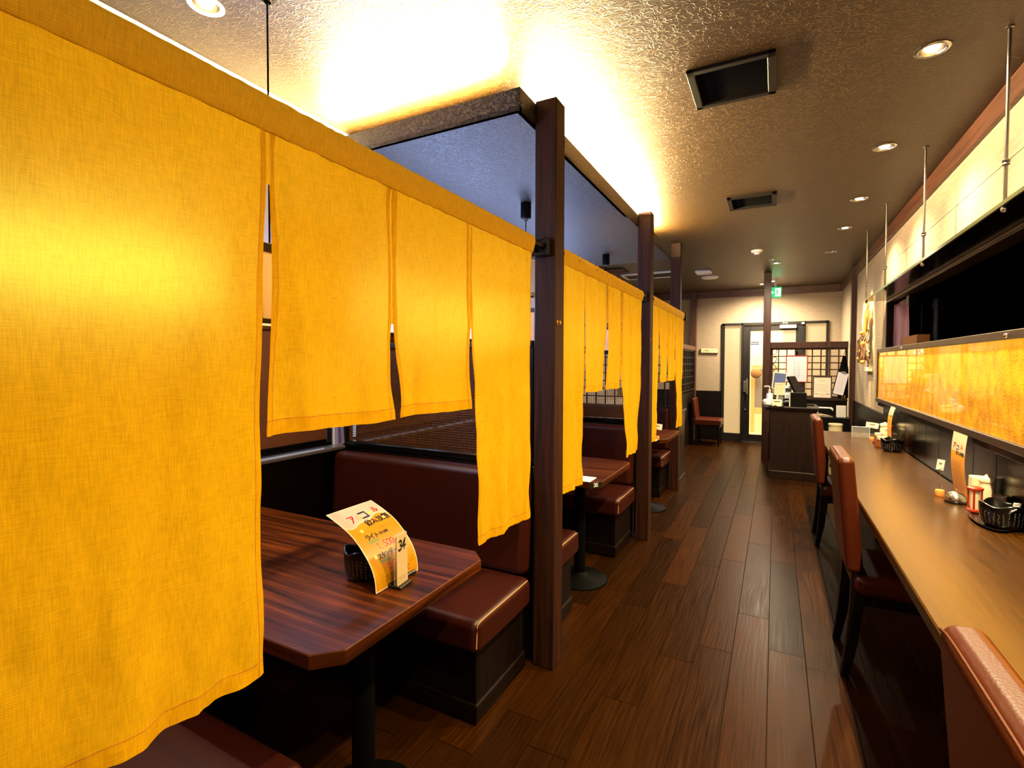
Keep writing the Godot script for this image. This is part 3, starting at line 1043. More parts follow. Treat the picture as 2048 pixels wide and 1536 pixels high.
func build_door() -> void:
	var d := Node3D.new()
	d.name = "door_1"
	d.set_meta("kind", "structure")
	add_child(d)
	var z := FAR + 0.01
	var fm: Material = M["door_frame"]
	for b in [[-0.83, -0.786], [-0.524, -0.493], [0.414, 0.437], [0.718, 0.75]]:
		put("frame", BB(Vector3(b[0], 0, z - 0.10), Vector3(b[1], 2.045, z + 0.02), 0.003), fm, d)
	put("frame", BB(Vector3(-0.83, 2.005, z - 0.10), Vector3(0.75, 2.045, z + 0.02), 0.003), fm, d)
	for b in [[-0.786, -0.524], [0.437, 0.718]]:
		put("frame", BB(Vector3(b[0], 0, z - 0.09), Vector3(b[1], 0.14, z + 0.012), 0.003), fm, d)
		put("frosted_pane", BB(Vector3(b[0], 0.14, z - 0.04), Vector3(b[1], 2.005, z - 0.03)), M["frost_pane"], d)
	# leaf
	for b in [[-0.493, -0.382], [0.294, 0.414]]:
		put("door_stile", BB(Vector3(b[0], 0.01, z - 0.06), Vector3(b[1], 2.0, z - 0.01), 0.003), fm, d)
	for b in [[0.01, 0.135], [1.905, 2.0]]:
		put("door_rail", BB(Vector3(-0.382, b[0], z - 0.06), Vector3(0.294, b[1], z - 0.01), 0.003), fm, d)
	put("door_pane", BB(Vector3(-0.382, 0.135, z - 0.04), Vector3(0.294, 1.905, z - 0.034)), M["pane_clear"], d)
	var h := Mb.new()
	h.tube([Vector3(-0.425, 0.83, z + 0.04), Vector3(-0.425, 1.09, z + 0.04)], 0.012)
	for y in [0.88, 1.03]:
		h.tube([Vector3(-0.425, y, z - 0.01), Vector3(-0.425, y, z + 0.04)], 0.008)
	put("door_handle", h, M["steel"], d)
	put("handle_plate", B(Vector3(-0.46, 0.955, z), Vector3(0.05, 0.19, 0.012), 0.003), M["steel"], d)
	var lk := Mb.new()
	lk.lathe(Vector3(-0.445, 0.555, z - 0.006), [Vector2(0, 0.012), Vector2(0.016, 0.01), Vector2(0.02, 0), Vector2(0.02, -0.01)], 16, Basis(Vector3.RIGHT, PI / 2))
	put("door_lock", lk, M["steel"], d)
	var cl := Mb.new()
	cl.box(Vector3(0.18, 1.962, z + 0.02), Vector3(0.24, 0.055, 0.05), 0.006)
	cl.tube([Vector3(0.16, 1.995, z + 0.02), Vector3(0.17, 2.02, z + 0.06), Vector3(0.10, 2.02, z + 0.03)], 0.009)
	put("door_closer", cl, M["white_plastic"], d)
	var cs := Mb.new()
	cs.lathe(Vector3(0.395, 2.0, z + 0.025), [Vector2(0, 0.03), Vector2(0.02, 0.026), Vector2(0.026, 0.0), Vector2(0.014, -0.012), Vector2(0, -0.012)], 16)
	put("door_sensor", cs, M["white_plastic"], d)
	put("threshold", BB(Vector3(-0.49, 0, z - 0.08), Vector3(0.414, 0.008, z + 0.03)), M["steel"], d)
	var po := Mb.new()
	po.prism(PackedVector2Array([Vector2(0, 0), Vector2(1, 0), Vector2(1, 1), Vector2(0, 1)]), Vector3(-0.375, 1.50, z - 0.033), Vector3(0.125, 0, 0), Vector3(0, 0.22, 0), Vector3.BACK, 0.001)
	var pm := sheet_quad(Vector3(-0.375, 1.72, z - 0.0325), Vector3(0.13, 0, 0), Vector3(0, -0.215, 0), 0.0012)
	tag(put("door_poster", pm, M["door_poster"], self), "white poster with dark blue header stuck on the glass entrance door", "poster")
	# lit concourse outside
	var c := Mb.new()
	c.box(Vector3(0, -0.08, -10.9), Vector3(5.0, 0.16, 2.55))
	struct("floor_concourse", c, M["corridor_floor"])
	c = Mb.new()
	c.box(Vector3(0, 2.72, -10.9), Vector3(5.0, 0.16, 2.55))
	struct("ceiling_concourse", c, M["corridor_wall"])
	c = Mb.new()
	c.box(Vector3(0, 1.3, -12.2), Vector3(5.0, 2.9, 0.12))
	c.box(Vector3(-2.5, 1.3, -10.9), Vector3(0.12, 2.9, 2.6))
	c.box(Vector3(2.5, 1.3, -10.9), Vector3(0.12, 2.9, 2.6))
	struct("wall_concourse", c, M["corridor_wall"])
	var f := thing("display_frame", "pale yellow frame with a grey panel standing outside the glass door", "display", Vector3(-0.26, 0, -11.0))
	for b in [[-0.16, -0.09, 0.15, 1.32], [0.26, 0.33, 0.15, 1.32]]:
		put("upright", BB(Vector3(b[0], 0, -0.04), Vector3(b[1], b[3], 0.04), 0.004), M["corridor_yellow"], f)
	for b in [[0.36, 0.48], [1.24, 1.32]]:
		put("cross_rail", BB(Vector3(-0.09, b[0], -0.04), Vector3(0.26, b[1], 0.04), 0.004), M["corridor_yellow"], f)
	put("panel", BB(Vector3(-0.09, 0.48, -0.015), Vector3(0.26, 1.24, 0.015)), M["corridor_grey"], f)
	var s := thing("ceiling_lamp", "square warm ceiling lamp glowing beyond the top of the glass door", "lamp", Vector3(0.0, 2.64, -11.2))
	put("housing", B(Vector3(0, -0.02, 0), Vector3(0.5, 0.05, 0.5), 0.006), M["white_plastic"], s)
	put("diffuser", B(Vector3(0, -0.05, 0), Vector3(0.44, 0.02, 0.44), 0.004), M["corridor_lamp"], s)
	var bo := Mb.new()
	bo.box(Vector3(0.42, 2.05, -12.12), Vector3(0.55, 0.5, 0.04), 0.004)
	tag(put("wall_board", bo, M["corridor_grey"], self), "blank grey board on the concourse wall seen through the door top", "board")

# a thin printed sheet: front face carries the print (u to the right, v down)
func sheet_quad(o: Vector3, right: Vector3, down: Vector3, thick: float) -> Mb:
	var m := Mb.new()
	var nn := right.cross(down).normalized() * -1.0
	var f := func(u: float, v: float) -> Vector3: return o + right * u + down * v
	m.sheet(1, 1, f, nn)
	var g := func(u: float, v: float) -> Vector3: return o + right * u + down * v - nn * thick
	m.sheet(1, 1, g, -nn)
	var e := [o, o + right, o + right + down, o + down]
	for i in 4:
		m.quad(e[i], e[(i + 1) % 4], e[(i + 1) % 4] - nn * thick, e[i] - nn * thick, (e[i] + e[(i + 1) % 4]) * 0.5 - (o + right * 0.5 + down * 0.5))
	return m

func build_soffit() -> void:
	var m := Mb.new()
	m.box(Vector3((WALL_L - 0.94) / 2, 2.39, -3.525), Vector3(-0.94 - WALL_L, 0.02, 3.35))
	m.box(Vector3((WALL_L - 0.94) / 2, 2.4275, -1.859), Vector3(-0.94 - WALL_L, 0.095, 0.018))
	m.box(Vector3((WALL_L - 0.94) / 2, 2.4275, -5.191), Vector3(-0.94 - WALL_L, 0.095, 0.018))
	m.box(Vector3(-0.949, 2.4275, -3.525), Vector3(0.018, 0.095, 3.35))
	var s := struct("ceiling_dropped", m, M["soffit_paper"])
	for q in [[Vector3(-1.58, 2.454, -1.955), Vector3(0.95, 0.03, 0.03)], [Vector3(-1.06, 2.454, -2.85), Vector3(0.03, 0.03, 1.25)], [Vector3(-1.06, 2.454, -4.25), Vector3(0.03, 0.03, 1.25)]]:
		put("cove_lamp_tube", B(q[0], q[1], 0.008), M["cove_tube"], s)
		put("tube_batten", B(q[0] - Vector3(0, 0.034, 0), q[1] + Vector3(0.02, 0.008, 0.02), 0.003), M["white_plastic"], s)

func build_posts() -> void:
	var spec := [[-0.89, -2.05, 2.484, "brown square post at the end of the nearest yellow curtain"], [-0.885, -3.87, 2.484, "brown square post between the second and third yellow curtains"], [-0.945, -5.55, CEIL, "brown square post reaching the ceiling behind the farthest yellow curtain"]]
	var near_post := thing("wooden_post", "brown square post out of view at the near end of the nearest curtain", "post", Vector3(-0.89, 0, -0.10))
	put("shaft", B(Vector3(0, 2.484 / 2, 0), Vector3(0.10, 2.484, 0.10), 0.004), M["wood_post"], near_post)
	for i in 3:
		var q: Array = spec[i]
		var t := thing("wooden_post", q[3], "post", Vector3(q[0], 0, q[1]))
		put("shaft", B(Vector3(0, q[2] / 2, 0), Vector3(0.10, q[2], 0.10), 0.004), M["wood_post"], t)
		if i < 2:
			var hk := Mb.new()
			hk.lathe(Vector3(0.05, 1.524, 0.03), [Vector2(0.011, 0), Vector2(0.011, 0.003), Vector2(0.005, 0.005), Vector2(0.005, 0.013), Vector2(0.008, 0.016), Vector2(0, 0.019)], 14, Basis(Vector3.BACK, -PI / 2))
			put("brass_knob", hk, M["brass"], t)
		# bracket that carries the curtain rod
		var b := Mb.new()
		var off := Vector3(-0.01, 1.845, 0.05)
		if i == 2:
			off = Vector3(0.09, 1.83, 0.10)
		b.box(off + Vector3(0, 0, 0.008), Vector3(0.076, 0.076, 0.016), 0.003)
		b.box(off + Vector3(-0.030, 0, 0.026), Vector3(0.016, 0.076, 0.024), 0.003)
		b.box(off + Vector3(0.030, 0, 0.026), Vector3(0.016, 0.076, 0.024), 0.003)
		b.box(off + Vector3(0, -0.030, 0.026), Vector3(0.046, 0.016, 0.024), 0.003)
		if i == 2:
			b.box(Vector3(0.06, 1.83, 0.08), Vector3(0.06, 0.05, 0.06), 0.003)
		put("rod_bracket", b, M["wood_dark"], t)

# ---------------------------------------------------------------- split curtains
func build_norens() -> void:
	noren(0, -0.89, 0.0, [[-0.190, -0.655, -0.180, -0.640, 0.733], [-0.664, -1.018, -0.655, -1.030, 1.20], [-1.026, -1.386, -1.055, -1.392, 1.20], [-1.394, -1.872, -1.468, -1.845, 0.717]], [1.70, 1.45, 1.46], -0.15, -1.985, "nearest long yellow split curtain hanging before the booth numbered 34")
	noren(1, -0.865, 0.0, [[-2.125, -2.440, -2.135, -2.405, 0.735], [-2.446, -2.816, -2.455, -2.770, 1.195], [-2.824, -3.150, -2.80, -3.150, 1.195], [-3.156, -3.680, -3.245, -3.585, 0.728]], [1.68, 1.62, 1.30], -2.11, -3.815, "second yellow split curtain, between the two posts before the booth numbered 35")
	noren(2, -0.845, 0.0, [[-3.93, -4.200, -3.93, -4.16, 0.73], [-4.206, -4.556, -4.24, -4.52, 1.19], [-4.562, -4.952, -4.60, -4.95, 1.19], [-4.958, -5.425, -5.05, -5.38, 0.715]], [1.63, 1.64, 1.66], -3.93, -5.44, "farthest yellow split curtain, last before the waiting corner")

func noren(idx: int, x0: float, _unused: float, flaps: Array, slit: Array, rod_a: float, rod_b: float, label: String) -> void:
	var t := thing("yellow_curtain", label, "curtain", Vector3.ZERO, "yellow split curtains along the aisle")
	var fn := noise(1.0, 100 + idx, 3)
	var top := 1.815
	var k := 0
	for f in flaps:
		var ph: float = idx * 7.0
		var shape := func(u: float, v: float, back: float) -> Vector3:
			var y: float = lerpf(top, f[4], v)
			var sl0: float = slit[k - 1] if k > 0 else top
			var sl1: float = slit[k] if k < 3 else top
			var zl: float = lerpf(f[0], f[2], smoothstep(0.0, 1.0, (sl0 - y) / (sl0 - f[4])))
			var zr: float = lerpf(f[1], f[3], smoothstep(0.0, 1.0, (sl1 - y) / (sl1 - f[4])))
			# stay closed above the slit, bow apart under it
			if k > 0 and y < slit[k - 1]:
				zl -= 0.012 * sin(PI * clampf((slit[k - 1] - y) / (slit[k - 1] - f[4]), 0, 1))
			if k < 3 and y < slit[k]:
				zr += 0.010 * sin(PI * clampf((slit[k] - y) / (slit[k] - f[4]), 0, 1))
			var z := lerpf(zl, zr, u)
			var h: float = (top - y) / 1.09
			var amp := 0.0035 + 0.0045 * h
			var dx := amp * (sin(z * 31.0 + ph + 1.2 * h) + 0.55 * sin(z * 57.0 - ph * 1.7 - 0.8 * h))
			dx += 0.010 * h * fn.get_noise_2d(z * 5.0, y * 1.8) + 0.0055 * fn.get_noise_2d(z * 14.0, y * 3.0 + 40.0)
			# gathers under the sleeve
			dx += 0.004 * exp(-h * 9.0) * sin(z * 95.0 + ph)
			# puckers of the sewn foot hem
			dx += 0.0011 * smoothstep(f[4] + 0.04, f[4] + 0.02, y) * sin(z * 170.0 + 2.0 * sin(z * 37.0 + ph))
			# slack lines from the corners
			dx += 0.003 * h * sin((z + 0.35 * y) * 70.0 + ph)
			var yy := y + 0.003 * sin(u * 6.0 + ph) * v
			dx *= smoothstep(0.0, 0.045, h)
			return Vector3(x0 + dx - back, yy, z)
		var mb := Mb.new()
		mb.sheet(60, 90, func(u: float, v: float) -> Vector3: return shape.call(u, v, 0.0), Vector3.RIGHT)
		var flap := put("curtain_panel", mb, M["noren_cloth"], t)
		# hems: the cloth folded over twice at the foot and along the slits
		var len: float = top - f[4]
		var hb := Mb.new()
		hb.sheet(50, 3, func(u: float, v: float) -> Vector3: return shape.call(u, lerpf(1.0 - 0.030 / len, 1.0, v), 0.0022 * sin(PI * v) + 0.0008 + 0.001 * sin(u * 120.0)), Vector3.LEFT)
		var wd: float = absf(f[1] - f[0])
		for side in [0, 1]:
			if (k == 0 and side == 0):
				continue
			var he := 0.0125 / wd
			hb.sheet(2, 60, func(u: float, v: float) -> Vector3: return shape.call(u * he if side == 0 else 1.0 - u * he, v, 0.0009), Vector3.LEFT)
		put("hem", hb, M["noren_double"], flap)
		var tb := Mb.new()
		tb.sheet(60, 1, func(u: float, v: float) -> Vector3: return shape.call(u, 1.0 - (0.031 - 0.0016 * v) / len, -0.0005), Vector3.RIGHT)
		put("foot_stitching", tb, M["stitch"], flap)
		for side in [0, 1]:
			var vb := Mb.new()
			vb.sheet(1, 60, func(u: float, v: float) -> Vector3: return shape.call((0.0125 + 0.0012 * u) / wd if side == 0 else 1.0 - (0.0125 + 0.0012 * u) / wd, lerpf(0.02, 1.0, v), -0.0005), Vector3.RIGHT)
			put("side_stitching", vb, M["stitch"], flap)
		# the strip that joins two panels above the slit
		if k < 3:
			var nx: Array = flaps[k + 1]
			var jb := Mb.new()
			var sl: float = slit[k]
			jb.sheet(3, 16, func(u: float, v: float) -> Vector3:
				var y := lerpf(top, sl, v)
				var vv := (top - y) / len
				var a: Vector3 = shape.call(1.0, vv, 0.0012)
				var wide := 0.012 * (1.0 - 0.75 * v)
				return Vector3(a.x, y, lerpf(a.z + 0.004, minf(a.z - wide, nx[0] - 0.002), u)), Vector3.RIGHT)
			put("join_strip", jb, M["noren_double"], flap)
		k += 1
	# sleeve round the rod
	var za: float = flaps[0][0]
	var zb: float = flaps[3][1]
	var sb := Mb.new()
	var gather: float = [0.25, 1.0, 0.5][idx]
	sb.sheet(220, 18, func(u: float, v: float) -> Vector3:
		var z := lerpf(za, zb, u)
		var a := TAU * v
		var ruf: float = gather * (0.35 + 0.65 * smoothstep(-0.45, -0.75, z) * (1.0 - smoothstep(-1.5, -1.75, z)) if idx == 0 else 0.6)
		var p := ruf * (0.0028 * sin(z * 160.0 + 3.0 * sin(z * 23.0)) + 0.0022 * sin(z * 71.0 + a))
		var y := 1.837 + cos(a) * (0.036 + p)
		var x := x0 + sin(a) * (0.0155 + p) * (0.45 + 0.55 * smoothstep(-1.0, 0.6, cos(a)))
		return Vector3(x, y, z), func(p: Vector3) -> Vector3: return Vector3(p.x - x0, p.y - 1.837, 0))
	put("sleeve", sb, M["noren_double"], t)
	var rb := Mb.new()
	rb.tube([Vector3(x0, 1.847, rod_a), Vector3(x0, 1.847, rod_b)], 0.012, 14)
	tag(put("curtain_rod", rb, M["wood_dark"], self), ["round brown rod carrying the nearest yellow curtain", "round brown rod carrying the second yellow curtain", "round brown rod carrying the farthest yellow curtain"][idx], "rod", "rods of the yellow curtains")

# ---------------------------------------------------------------- booths
func make_bench(label: String) -> Node3D:
	var t := thing("booth_bench", label, "bench", Vector3.ZERO, "leather booth benches")
	var seat := Mb.new()
	seat.rbox(Vector3(0.012, 0.365, 0.315), Vector3(1.19, 0.125, 0.45), 0.032, 4, Basis.IDENTITY, 0.010)
	var so := put("seat", seat, M["leather"], t)
	for e in [-1.0, 1.0]:
		var pip := Mb.new()
		pip.tube([Vector3(0.012 + e * 0.588, 0.417, 0.12), Vector3(0.012 + e * 0.588, 0.4185, 0.50), Vector3(0.012 + e * 0.587, 0.413, 0.524), Vector3(0.012 + e * 0.587, 0.33, 0.531)], 0.0026, 6)
		put("seam_piping", pip, M["leather_seam"], so)
	var bk := Mb.new()
	bk.rbox(Vector3(0, 0.645, 0.068), Vector3(1.16, 0.45, 0.085), 0.036, 5, Basis(Vector3.RIGHT, -0.05), 0.006)
	put("backrest", bk, M["leather"], t)
	var pl := Mb.new()
	pl.box(Vector3(0, 0.17, 0.27), Vector3(1.12, 0.28, 0.40), 0.004)
	put("plinth", pl, M["wood_dark"], t)
	put("kickboard", B(Vector3(0, 0.045, 0.272), Vector3(1.135, 0.07, 0.41), 0.003), M["wood_dark_h"], t)
	return t

func make_table(label: String) -> Node3D:
	var t := thing("booth_table", label, "table", Vector3.ZERO, "wooden booth tables")
	var top := Mb.new()
	var x1 := 0.635
	var c := 0.055
	top.prism(PackedVector2Array([Vector2(-0.62, -0.35), Vector2(x1 - c, -0.35), Vector2(x1, -0.35 + c), Vector2(x1, 0.35 - c), Vector2(x1 - c, 0.35), Vector2(-0.62, 0.35)]), Vector3(0, 0.664, 0), Vector3.RIGHT, Vector3.BACK, Vector3.UP, 0.036, 0.0025)
	put("tabletop", top, M["wood_table"], t)
	for x in [-0.38, 0.40]:
		var col := Mb.new()
		col.tube([Vector3(x, 0.02, 0), Vector3(x, 0.655, 0)], 0.034, 16)
		col.box(Vector3(x, 0.658, 0), Vector3(0.26, 0.012, 0.30), 0.003)
		put("leg", col, M["black_metal"], t)
		var base := Mb.new()
		base.lathe(Vector3(x, 0, 0), [Vector2(0.175, 0), Vector2(0.175, 0.008), Vector2(0.165, 0.016), Vector2(0.06, 0.03), Vector2(0.036, 0.05)], 28)
		put("base", base, M["black_metal"], t)
	return t

func make_divider(label: String) -> Node3D:
	var t := thing("booth_divider", label, "partition", Vector3.ZERO, "woven dividers between the booths")
	put("lower_panel", BB(Vector3(-0.60, 0, -0.018), Vector3(0.565, 0.88, 0.018), 0.003), M["wood_dark"], t)
	put("lower_rail", BB(Vector3(-0.60, 0.88, -0.026), Vector3(0.565, 0.915, 0.026), 0.006), M["shelf_black"], t)
	put("upper_rail", BB(Vector3(-0.60, 1.42, -0.018), Vector3(0.565, 1.45, 0.018), 0.004), M["wood_dark_h"], t)
	for x in [-0.59, 0.555]:
		put("stile", BB(Vector3(x - 0.012, 0.915, -0.018), Vector3(x + 0.012, 1.42, 0.018), 0.003), M["wood_dark"], t)
	var reed := Mb.new()
	var x := -0.575
	while x < 0.54:
		reed.tube([Vector3(x, 0.915, 0), Vector3(x, 1.42, 0)], 0.0021, 5)
		x += 0.0086
	var y := 0.935
	while y < 1.42:
		reed.box(Vector3(-0.017, y, 0), Vector3(1.12, 0.0022, 0.0055))
		y += 0.0125
	var ro := put("woven_reeds", reed, M["reed"], t)
	ro.set_meta("kind", "stuff")
	var pipe := Mb.new()
	pipe.tube([Vector3(-0.60, 1.655, 0), Vector3(0.56, 1.655, 0)], 0.012, 12)
	put("steel_rail", pipe, M["steel"], t)
	return t

func build_booths() -> void:
	var cx := BENCH_X
	var bench := make_bench("dark red leather bench across the table numbered 34, under the long yellow curtain's far end")
	bench.position = Vector3(cx, 0, BAY[1] + 0.02)
	dup(bench, "dark red leather bench cut by the lower edge of the picture, below the nearest curtain", Vector3(cx, 0, BAY[0] - 0.02), PI)
	dup(bench, "dark red leather bench whose end shows just right of the nearest post", Vector3(cx, 0, BAY[1] - 0.02), PI)
	dup(bench, "dark red leather bench across the table numbered 35, between second curtain's tails", Vector3(cx, 0, BAY[2] + 0.02))
	dup(bench, "dark red leather bench whose end shows just right of the second post", Vector3(cx, 0, BAY[2] - 0.02), PI)
	var last := dup(bench, "farthest dark red leather bench, below the small table with a card stand", Vector3(-1.55, 0, BAY[3] + 0.10))
	last.scale.x = 0.96
	var table := make_table("glossy brown booth table with cut corners holding the curved yellow menu and number 34")
	table.position = Vector3(-1.485, 0, BAY[0] - 0.88)
	dup(table, "glossy brown booth table with the number 35 tag on its corner", Vector3(-1.465, 0, BAY[1] - 0.90))
	dup(table, "farthest brown booth table, holding a small tilted card on a stand", Vector3(-1.44, 0, BAY[2] - 0.84))
	var dv := make_divider("woven brown reed divider with black rail above the bench of the booth numbered 34")
	dv.position = Vector3(-1.525, 0, BAY[1])
	dup(dv, "woven brown reed divider behind the bench of the booth numbered 35", Vector3(-1.525, 0, BAY[2]))
	# end cabinet and lattice after the last booth
	var ec := thing("end_cabinet", "low dark wooden end wall between the farthest booth and the waiting corner", "cabinet", Vector3(-1.525, 0, -5.90))
	put("body", BB(Vector3(-0.60, 0.07, -0.21), Vector3(0.60, 0.80, 0.18), 0.004), M["wood_dark"], ec)
	put("top", BB(Vector3(-0.61, 0.80, -0.225), Vector3(0.615, 0.825, 0.19), 0.005), M["wood_dark_h"], ec)
	put("skirting", BB(Vector3(-0.60, 0, -0.22), Vector3(0.612, 0.07, 0.19), 0.003), M["wood_desk"], ec)
	lattice("lattice_screen", "dark wooden lattice screen standing at the end of the farthest booth", Vector3(-2.1, 0.83, -5.72), Vector3(1.13, 0, 0), 0.72, 9, 6, 0.014, M["wood_dark"])

# frame with separate bars; o is the lower corner, along the run
func lattice(called: String, label: String, o: Vector3, along: Vector3, h: float, nv: int, nh: int, bar: float, m: Material) -> Node3D:
	var t := thing(called, label, "screen", o)
	var len := along.length()
	var d := along / len
	var b := Basis(d, Vector3.UP, d.cross(Vector3.UP))
	for y in [0.02, h - 0.02]:
		var mb := Mb.new()
		mb.box(d * len / 2 + Vector3(0, y, 0), Vector3(len, 0.04, 0.04), 0.003, b)
		put("rail", mb, m, t)
	for x in [0.015, len - 0.015]:
		var mb := Mb.new()
		mb.box(d * x + Vector3(0, h / 2, 0), Vector3(0.03, h - 0.08, 0.036), 0.003, b)
		put("stile", mb, m, t)
	for i in nv:
		var mb := Mb.new()
		mb.box(d * (len * (i + 1) / (nv + 1)) + Vector3(0, h / 2, 0), Vector3(bar, h - 0.08, 0.018), 0.002, b)
		put("vertical_bar", mb, m, t)
	for i in nh:
		var mb := Mb.new()
		mb.box(d * len / 2 + Vector3(0, 0.04 + (h - 0.08) * (i + 1) / (nh + 1), 0), Vector3(len - 0.06, bar, 0.014), 0.002, b)
		put("horizontal_bar", mb, m, t)
	return t

# ---------------------------------------------------------------- right side
func build_right_side() -> void:
	# counter
	var c := thing("counter", "long glossy golden brown counter along the right wall", "counter", Vector3(0.595, 0, -2.4))
	var z1 := -3.14
	var z0 := 2.9
	put("countertop", BB(Vector3(-0.243, 0.68, z1), Vector3(0.248, 0.72, z0), 0.004), M["wood_counter"], c)
	put("apron", BB(Vector3(-0.19, 0.63, z1 + 0.03), Vector3(-0.165, 0.68, z0), 0.002), M["wood_dark"], c)
	for z in [z1 + 0.06, -1.3, 0.5, 2.2]:
		put("bracket", BB(Vector3(-0.18, 0.60, z - 0.02), Vector3(0.24, 0.68, z + 0.02), 0.003), M["black_metal"], c)
	# boards behind the counter
	var bs := Node3D.new()
	bs.name = "wall_backsplash"
	bs.set_meta("kind", "structure")
	add_child(bs)
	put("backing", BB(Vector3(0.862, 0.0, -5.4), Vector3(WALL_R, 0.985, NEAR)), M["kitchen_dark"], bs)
	var z := -5.4
	while z < NEAR:
		put("board", BB(Vector3(0.845, 0.0, z + 0.002), Vector3(0.866, 0.985, minf(z + 0.283, NEAR) - 0.002), 0.002), M["backsplash"], bs)
		z += 0.283
	# glowing gold panel in its frame
	var g := thing("light_panel", "long mottled gold light panel in a brown frame above the counter", "light panel", Vector3(0.80, 0.985, -5.41))
	var L := 6.0
	put("casing", BB(Vector3(0.02, 0.0, 0.0), Vector3(0.125, 0.495, L)), M["frame_brown"], g)
	put("upper_frame", BB(Vector3(-0.008, 0.462, 0.0), Vector3(0.125, 0.497, L), 0.003), M["frame_brown"], g)
	put("lower_frame", BB(Vector3(-0.012, 0.035, 0.0), Vector3(0.125, 0.070, L), 0.003), M["frame_brown"], g)
	put("lower_ledge", BB(Vector3(0.006, 0.0, 0.004), Vector3(0.125, 0.036, L), 0.003), M["shelf_black"], g)
	put("end_frame", BB(Vector3(-0.008, 0.03, 0.0), Vector3(0.125, 0.48, 0.032), 0.003), M["frame_brown"], g)
	var gp := Mb.new()
	gp.sheet(1, 1, func(u: float, v: float) -> Vector3: return Vector3(0.002, 0.463 - 0.395 * v, 0.03 + u * (L - 0.03)), Vector3.LEFT)
	for i in gp.t.size():
		gp.t[i].x *= 1.5
	gp.box(Vector3(0.012, 0.265, L / 2), Vector3(0.016, 0.39, L - 0.08))
	put("glowing_pane", gp, M["gold_glow"], g)
	for zz in [0.98, 2.80, 4.6]:
		var sc := Mb.new()
		sc.lathe(Vector3(-0.008, 0.478, zz), [Vector2(0.010, 0), Vector2(0.010, 0.006), Vector2(0.007, 0.010), Vector2(0, 0.012)], 16, Basis(Vector3.BACK, PI / 2))
		put("cap_screw", sc, M["chrome"], g)
	var al := Vector3(0.785, 1.25, -2.9)
	area("gold_panel_light", al, Vector3(-1, -0.15, 0), Vector2(5.0, 0.38), Color(1.0, 0.70, 0.16), GOLD)
	# hanging black shelf
	var sh := thing("hanging_shelf", "glossy black shelf hung on steel rods over the kitchen hatch", "shelf", Vector3(0.75, 1.95, -5.88))
	put("board", BB(Vector3(0.004, 0.0, 0.0), Vector3(0.172, 0.014, 6.4), 0.002), M["shelf_black"], sh)
	put("edge_strip", BB(Vector3(-0.002, -0.001, 0.0), Vector3(0.005, 0.016, 6.4), 0.001), M["shelf_edge"], sh)
	for zz in [-2.56, -3.745, -4.90, -5.825, -1.38]:
		var dz: float = zz + 5.88
		var r := Mb.new()
		r.tube([Vector3(0.010, -0.012, dz), Vector3(0.010, CEIL - 1.95, dz)], 0.0062, 12)
		var ro := put("rod", r, M["rod_steel"], sh)
		var jn := Mb.new()
		jn.lathe(Vector3(0.010, 0.150, dz), [Vector2(0.0065, 0), Vector2(0.012, 0.003), Vector2(0.012, 0.010), Vector2(0.0095, 0.012), Vector2(0.012, 0.014), Vector2(0.012, 0.021), Vector2(0.0065, 0.024)], 16)
		put("joint", jn, M["rod_steel"], ro)
		var cp := Mb.new()
		cp.lathe(Vector3(0.010, -0.024, dz), [Vector2(0, 0), Vector2(0.008, 0.001), Vector2(0.013, 0.008), Vector2(0.013, 0.016), Vector2(0.008, 0.024)], 16)
		put("end_cap", cp, M["chrome"], ro)
		var fl := Mb.new()
		fl.lathe(Vector3(0.010, CEIL - 1.95 - 0.008, dz), [Vector2(0.014, 0.008), Vector2(0.014, 0.003), Vector2(0.007, 0)], 16)
		put("ceiling_flange", fl, M["rod_steel"], ro)
	var wire := Mb.new()
	wire.tube([Vector3(0.010, 0.162, 0.055), Vector3(0.010, 0.162, 5.2)], 0.0012, 5)
	put("wire", wire, M["rod_steel"], sh)
	# things in the hatch
	var pc := Mb.new()
	var pn := noise(1.0, 9, 2)
	pc.sheet(40, 30, func(u: float, v: float) -> Vector3:
		var zz := lerpf(-5.27, -5.84, u)
		return Vector3(0.99 + 0.012 * sin(zz * 24.0 + v) + 0.01 * v * pn.get_noise_2d(zz * 4.0, v), 1.90 - v * 0.52, zz + 0.01 * v * sin(u * 9.0)), Vector3.LEFT)
	tag(put("hatch_curtain", pc, M["purple_cloth"], self), "mauve cloth curtain hanging in the kitchen hatch by the wall ornament", "curtain")
	var rb := Mb.new()
	rb.tube([Vector3(0.99, 1.905, -5.2), Vector3(0.99, 1.905, -5.85)], 0.008, 8)
	rb.box(Vector3(0.99, 1.885, -5.23), Vector3(0.05, 0.075, 0.09), 0.004)
	tag(put("curtain_rail", rb, M["wood_dark"], self), "short dark rail with end block holding the mauve hatch curtain", "rail")
	for i in 2:
		var p := thing("steel_pipe", ["dark steel pipe with a blue sheen beside the mauve curtain", "dark steel pipe behind the cardboard box, farther from the mauve curtain"][i], "pipe", Vector3(1.16, 0, [-5.72, -5.22][i]), "steel pipes in the hatch")
		var pm := Mb.new()
		pm.tube([Vector3(0, 0.0, 0), Vector3(0, 1.88, 0)], 0.032, 18)
		put("shaft", pm, M["steel_blue"], p)
		var cm := Mb.new()
		cm.lathe(Vector3(0, 1.80, 0), [Vector2(0.033, 0), Vector2(0.040, 0.004), Vector2(0.040, 0.07), Vector2(0.033, 0.074)], 18)
		put("collar", cm, M["steel_blue"], p)
	var cb := thing("cardboard_box", "small open cardboard box lying on the gold panel's top ledge", "box", Vector3(0.965, 1.49, -4.95))
	var bx := Mb.new()
	bx.box(Vector3(-0.035, 0.04, 0), Vector3(0.004, 0.08, 0.52))
	bx.box(Vector3(0.035, 0.04, 0), Vector3(0.004, 0.08, 0.52))
	bx.box(Vector3(0, 0.002, 0), Vector3(0.07, 0.004, 0.52))
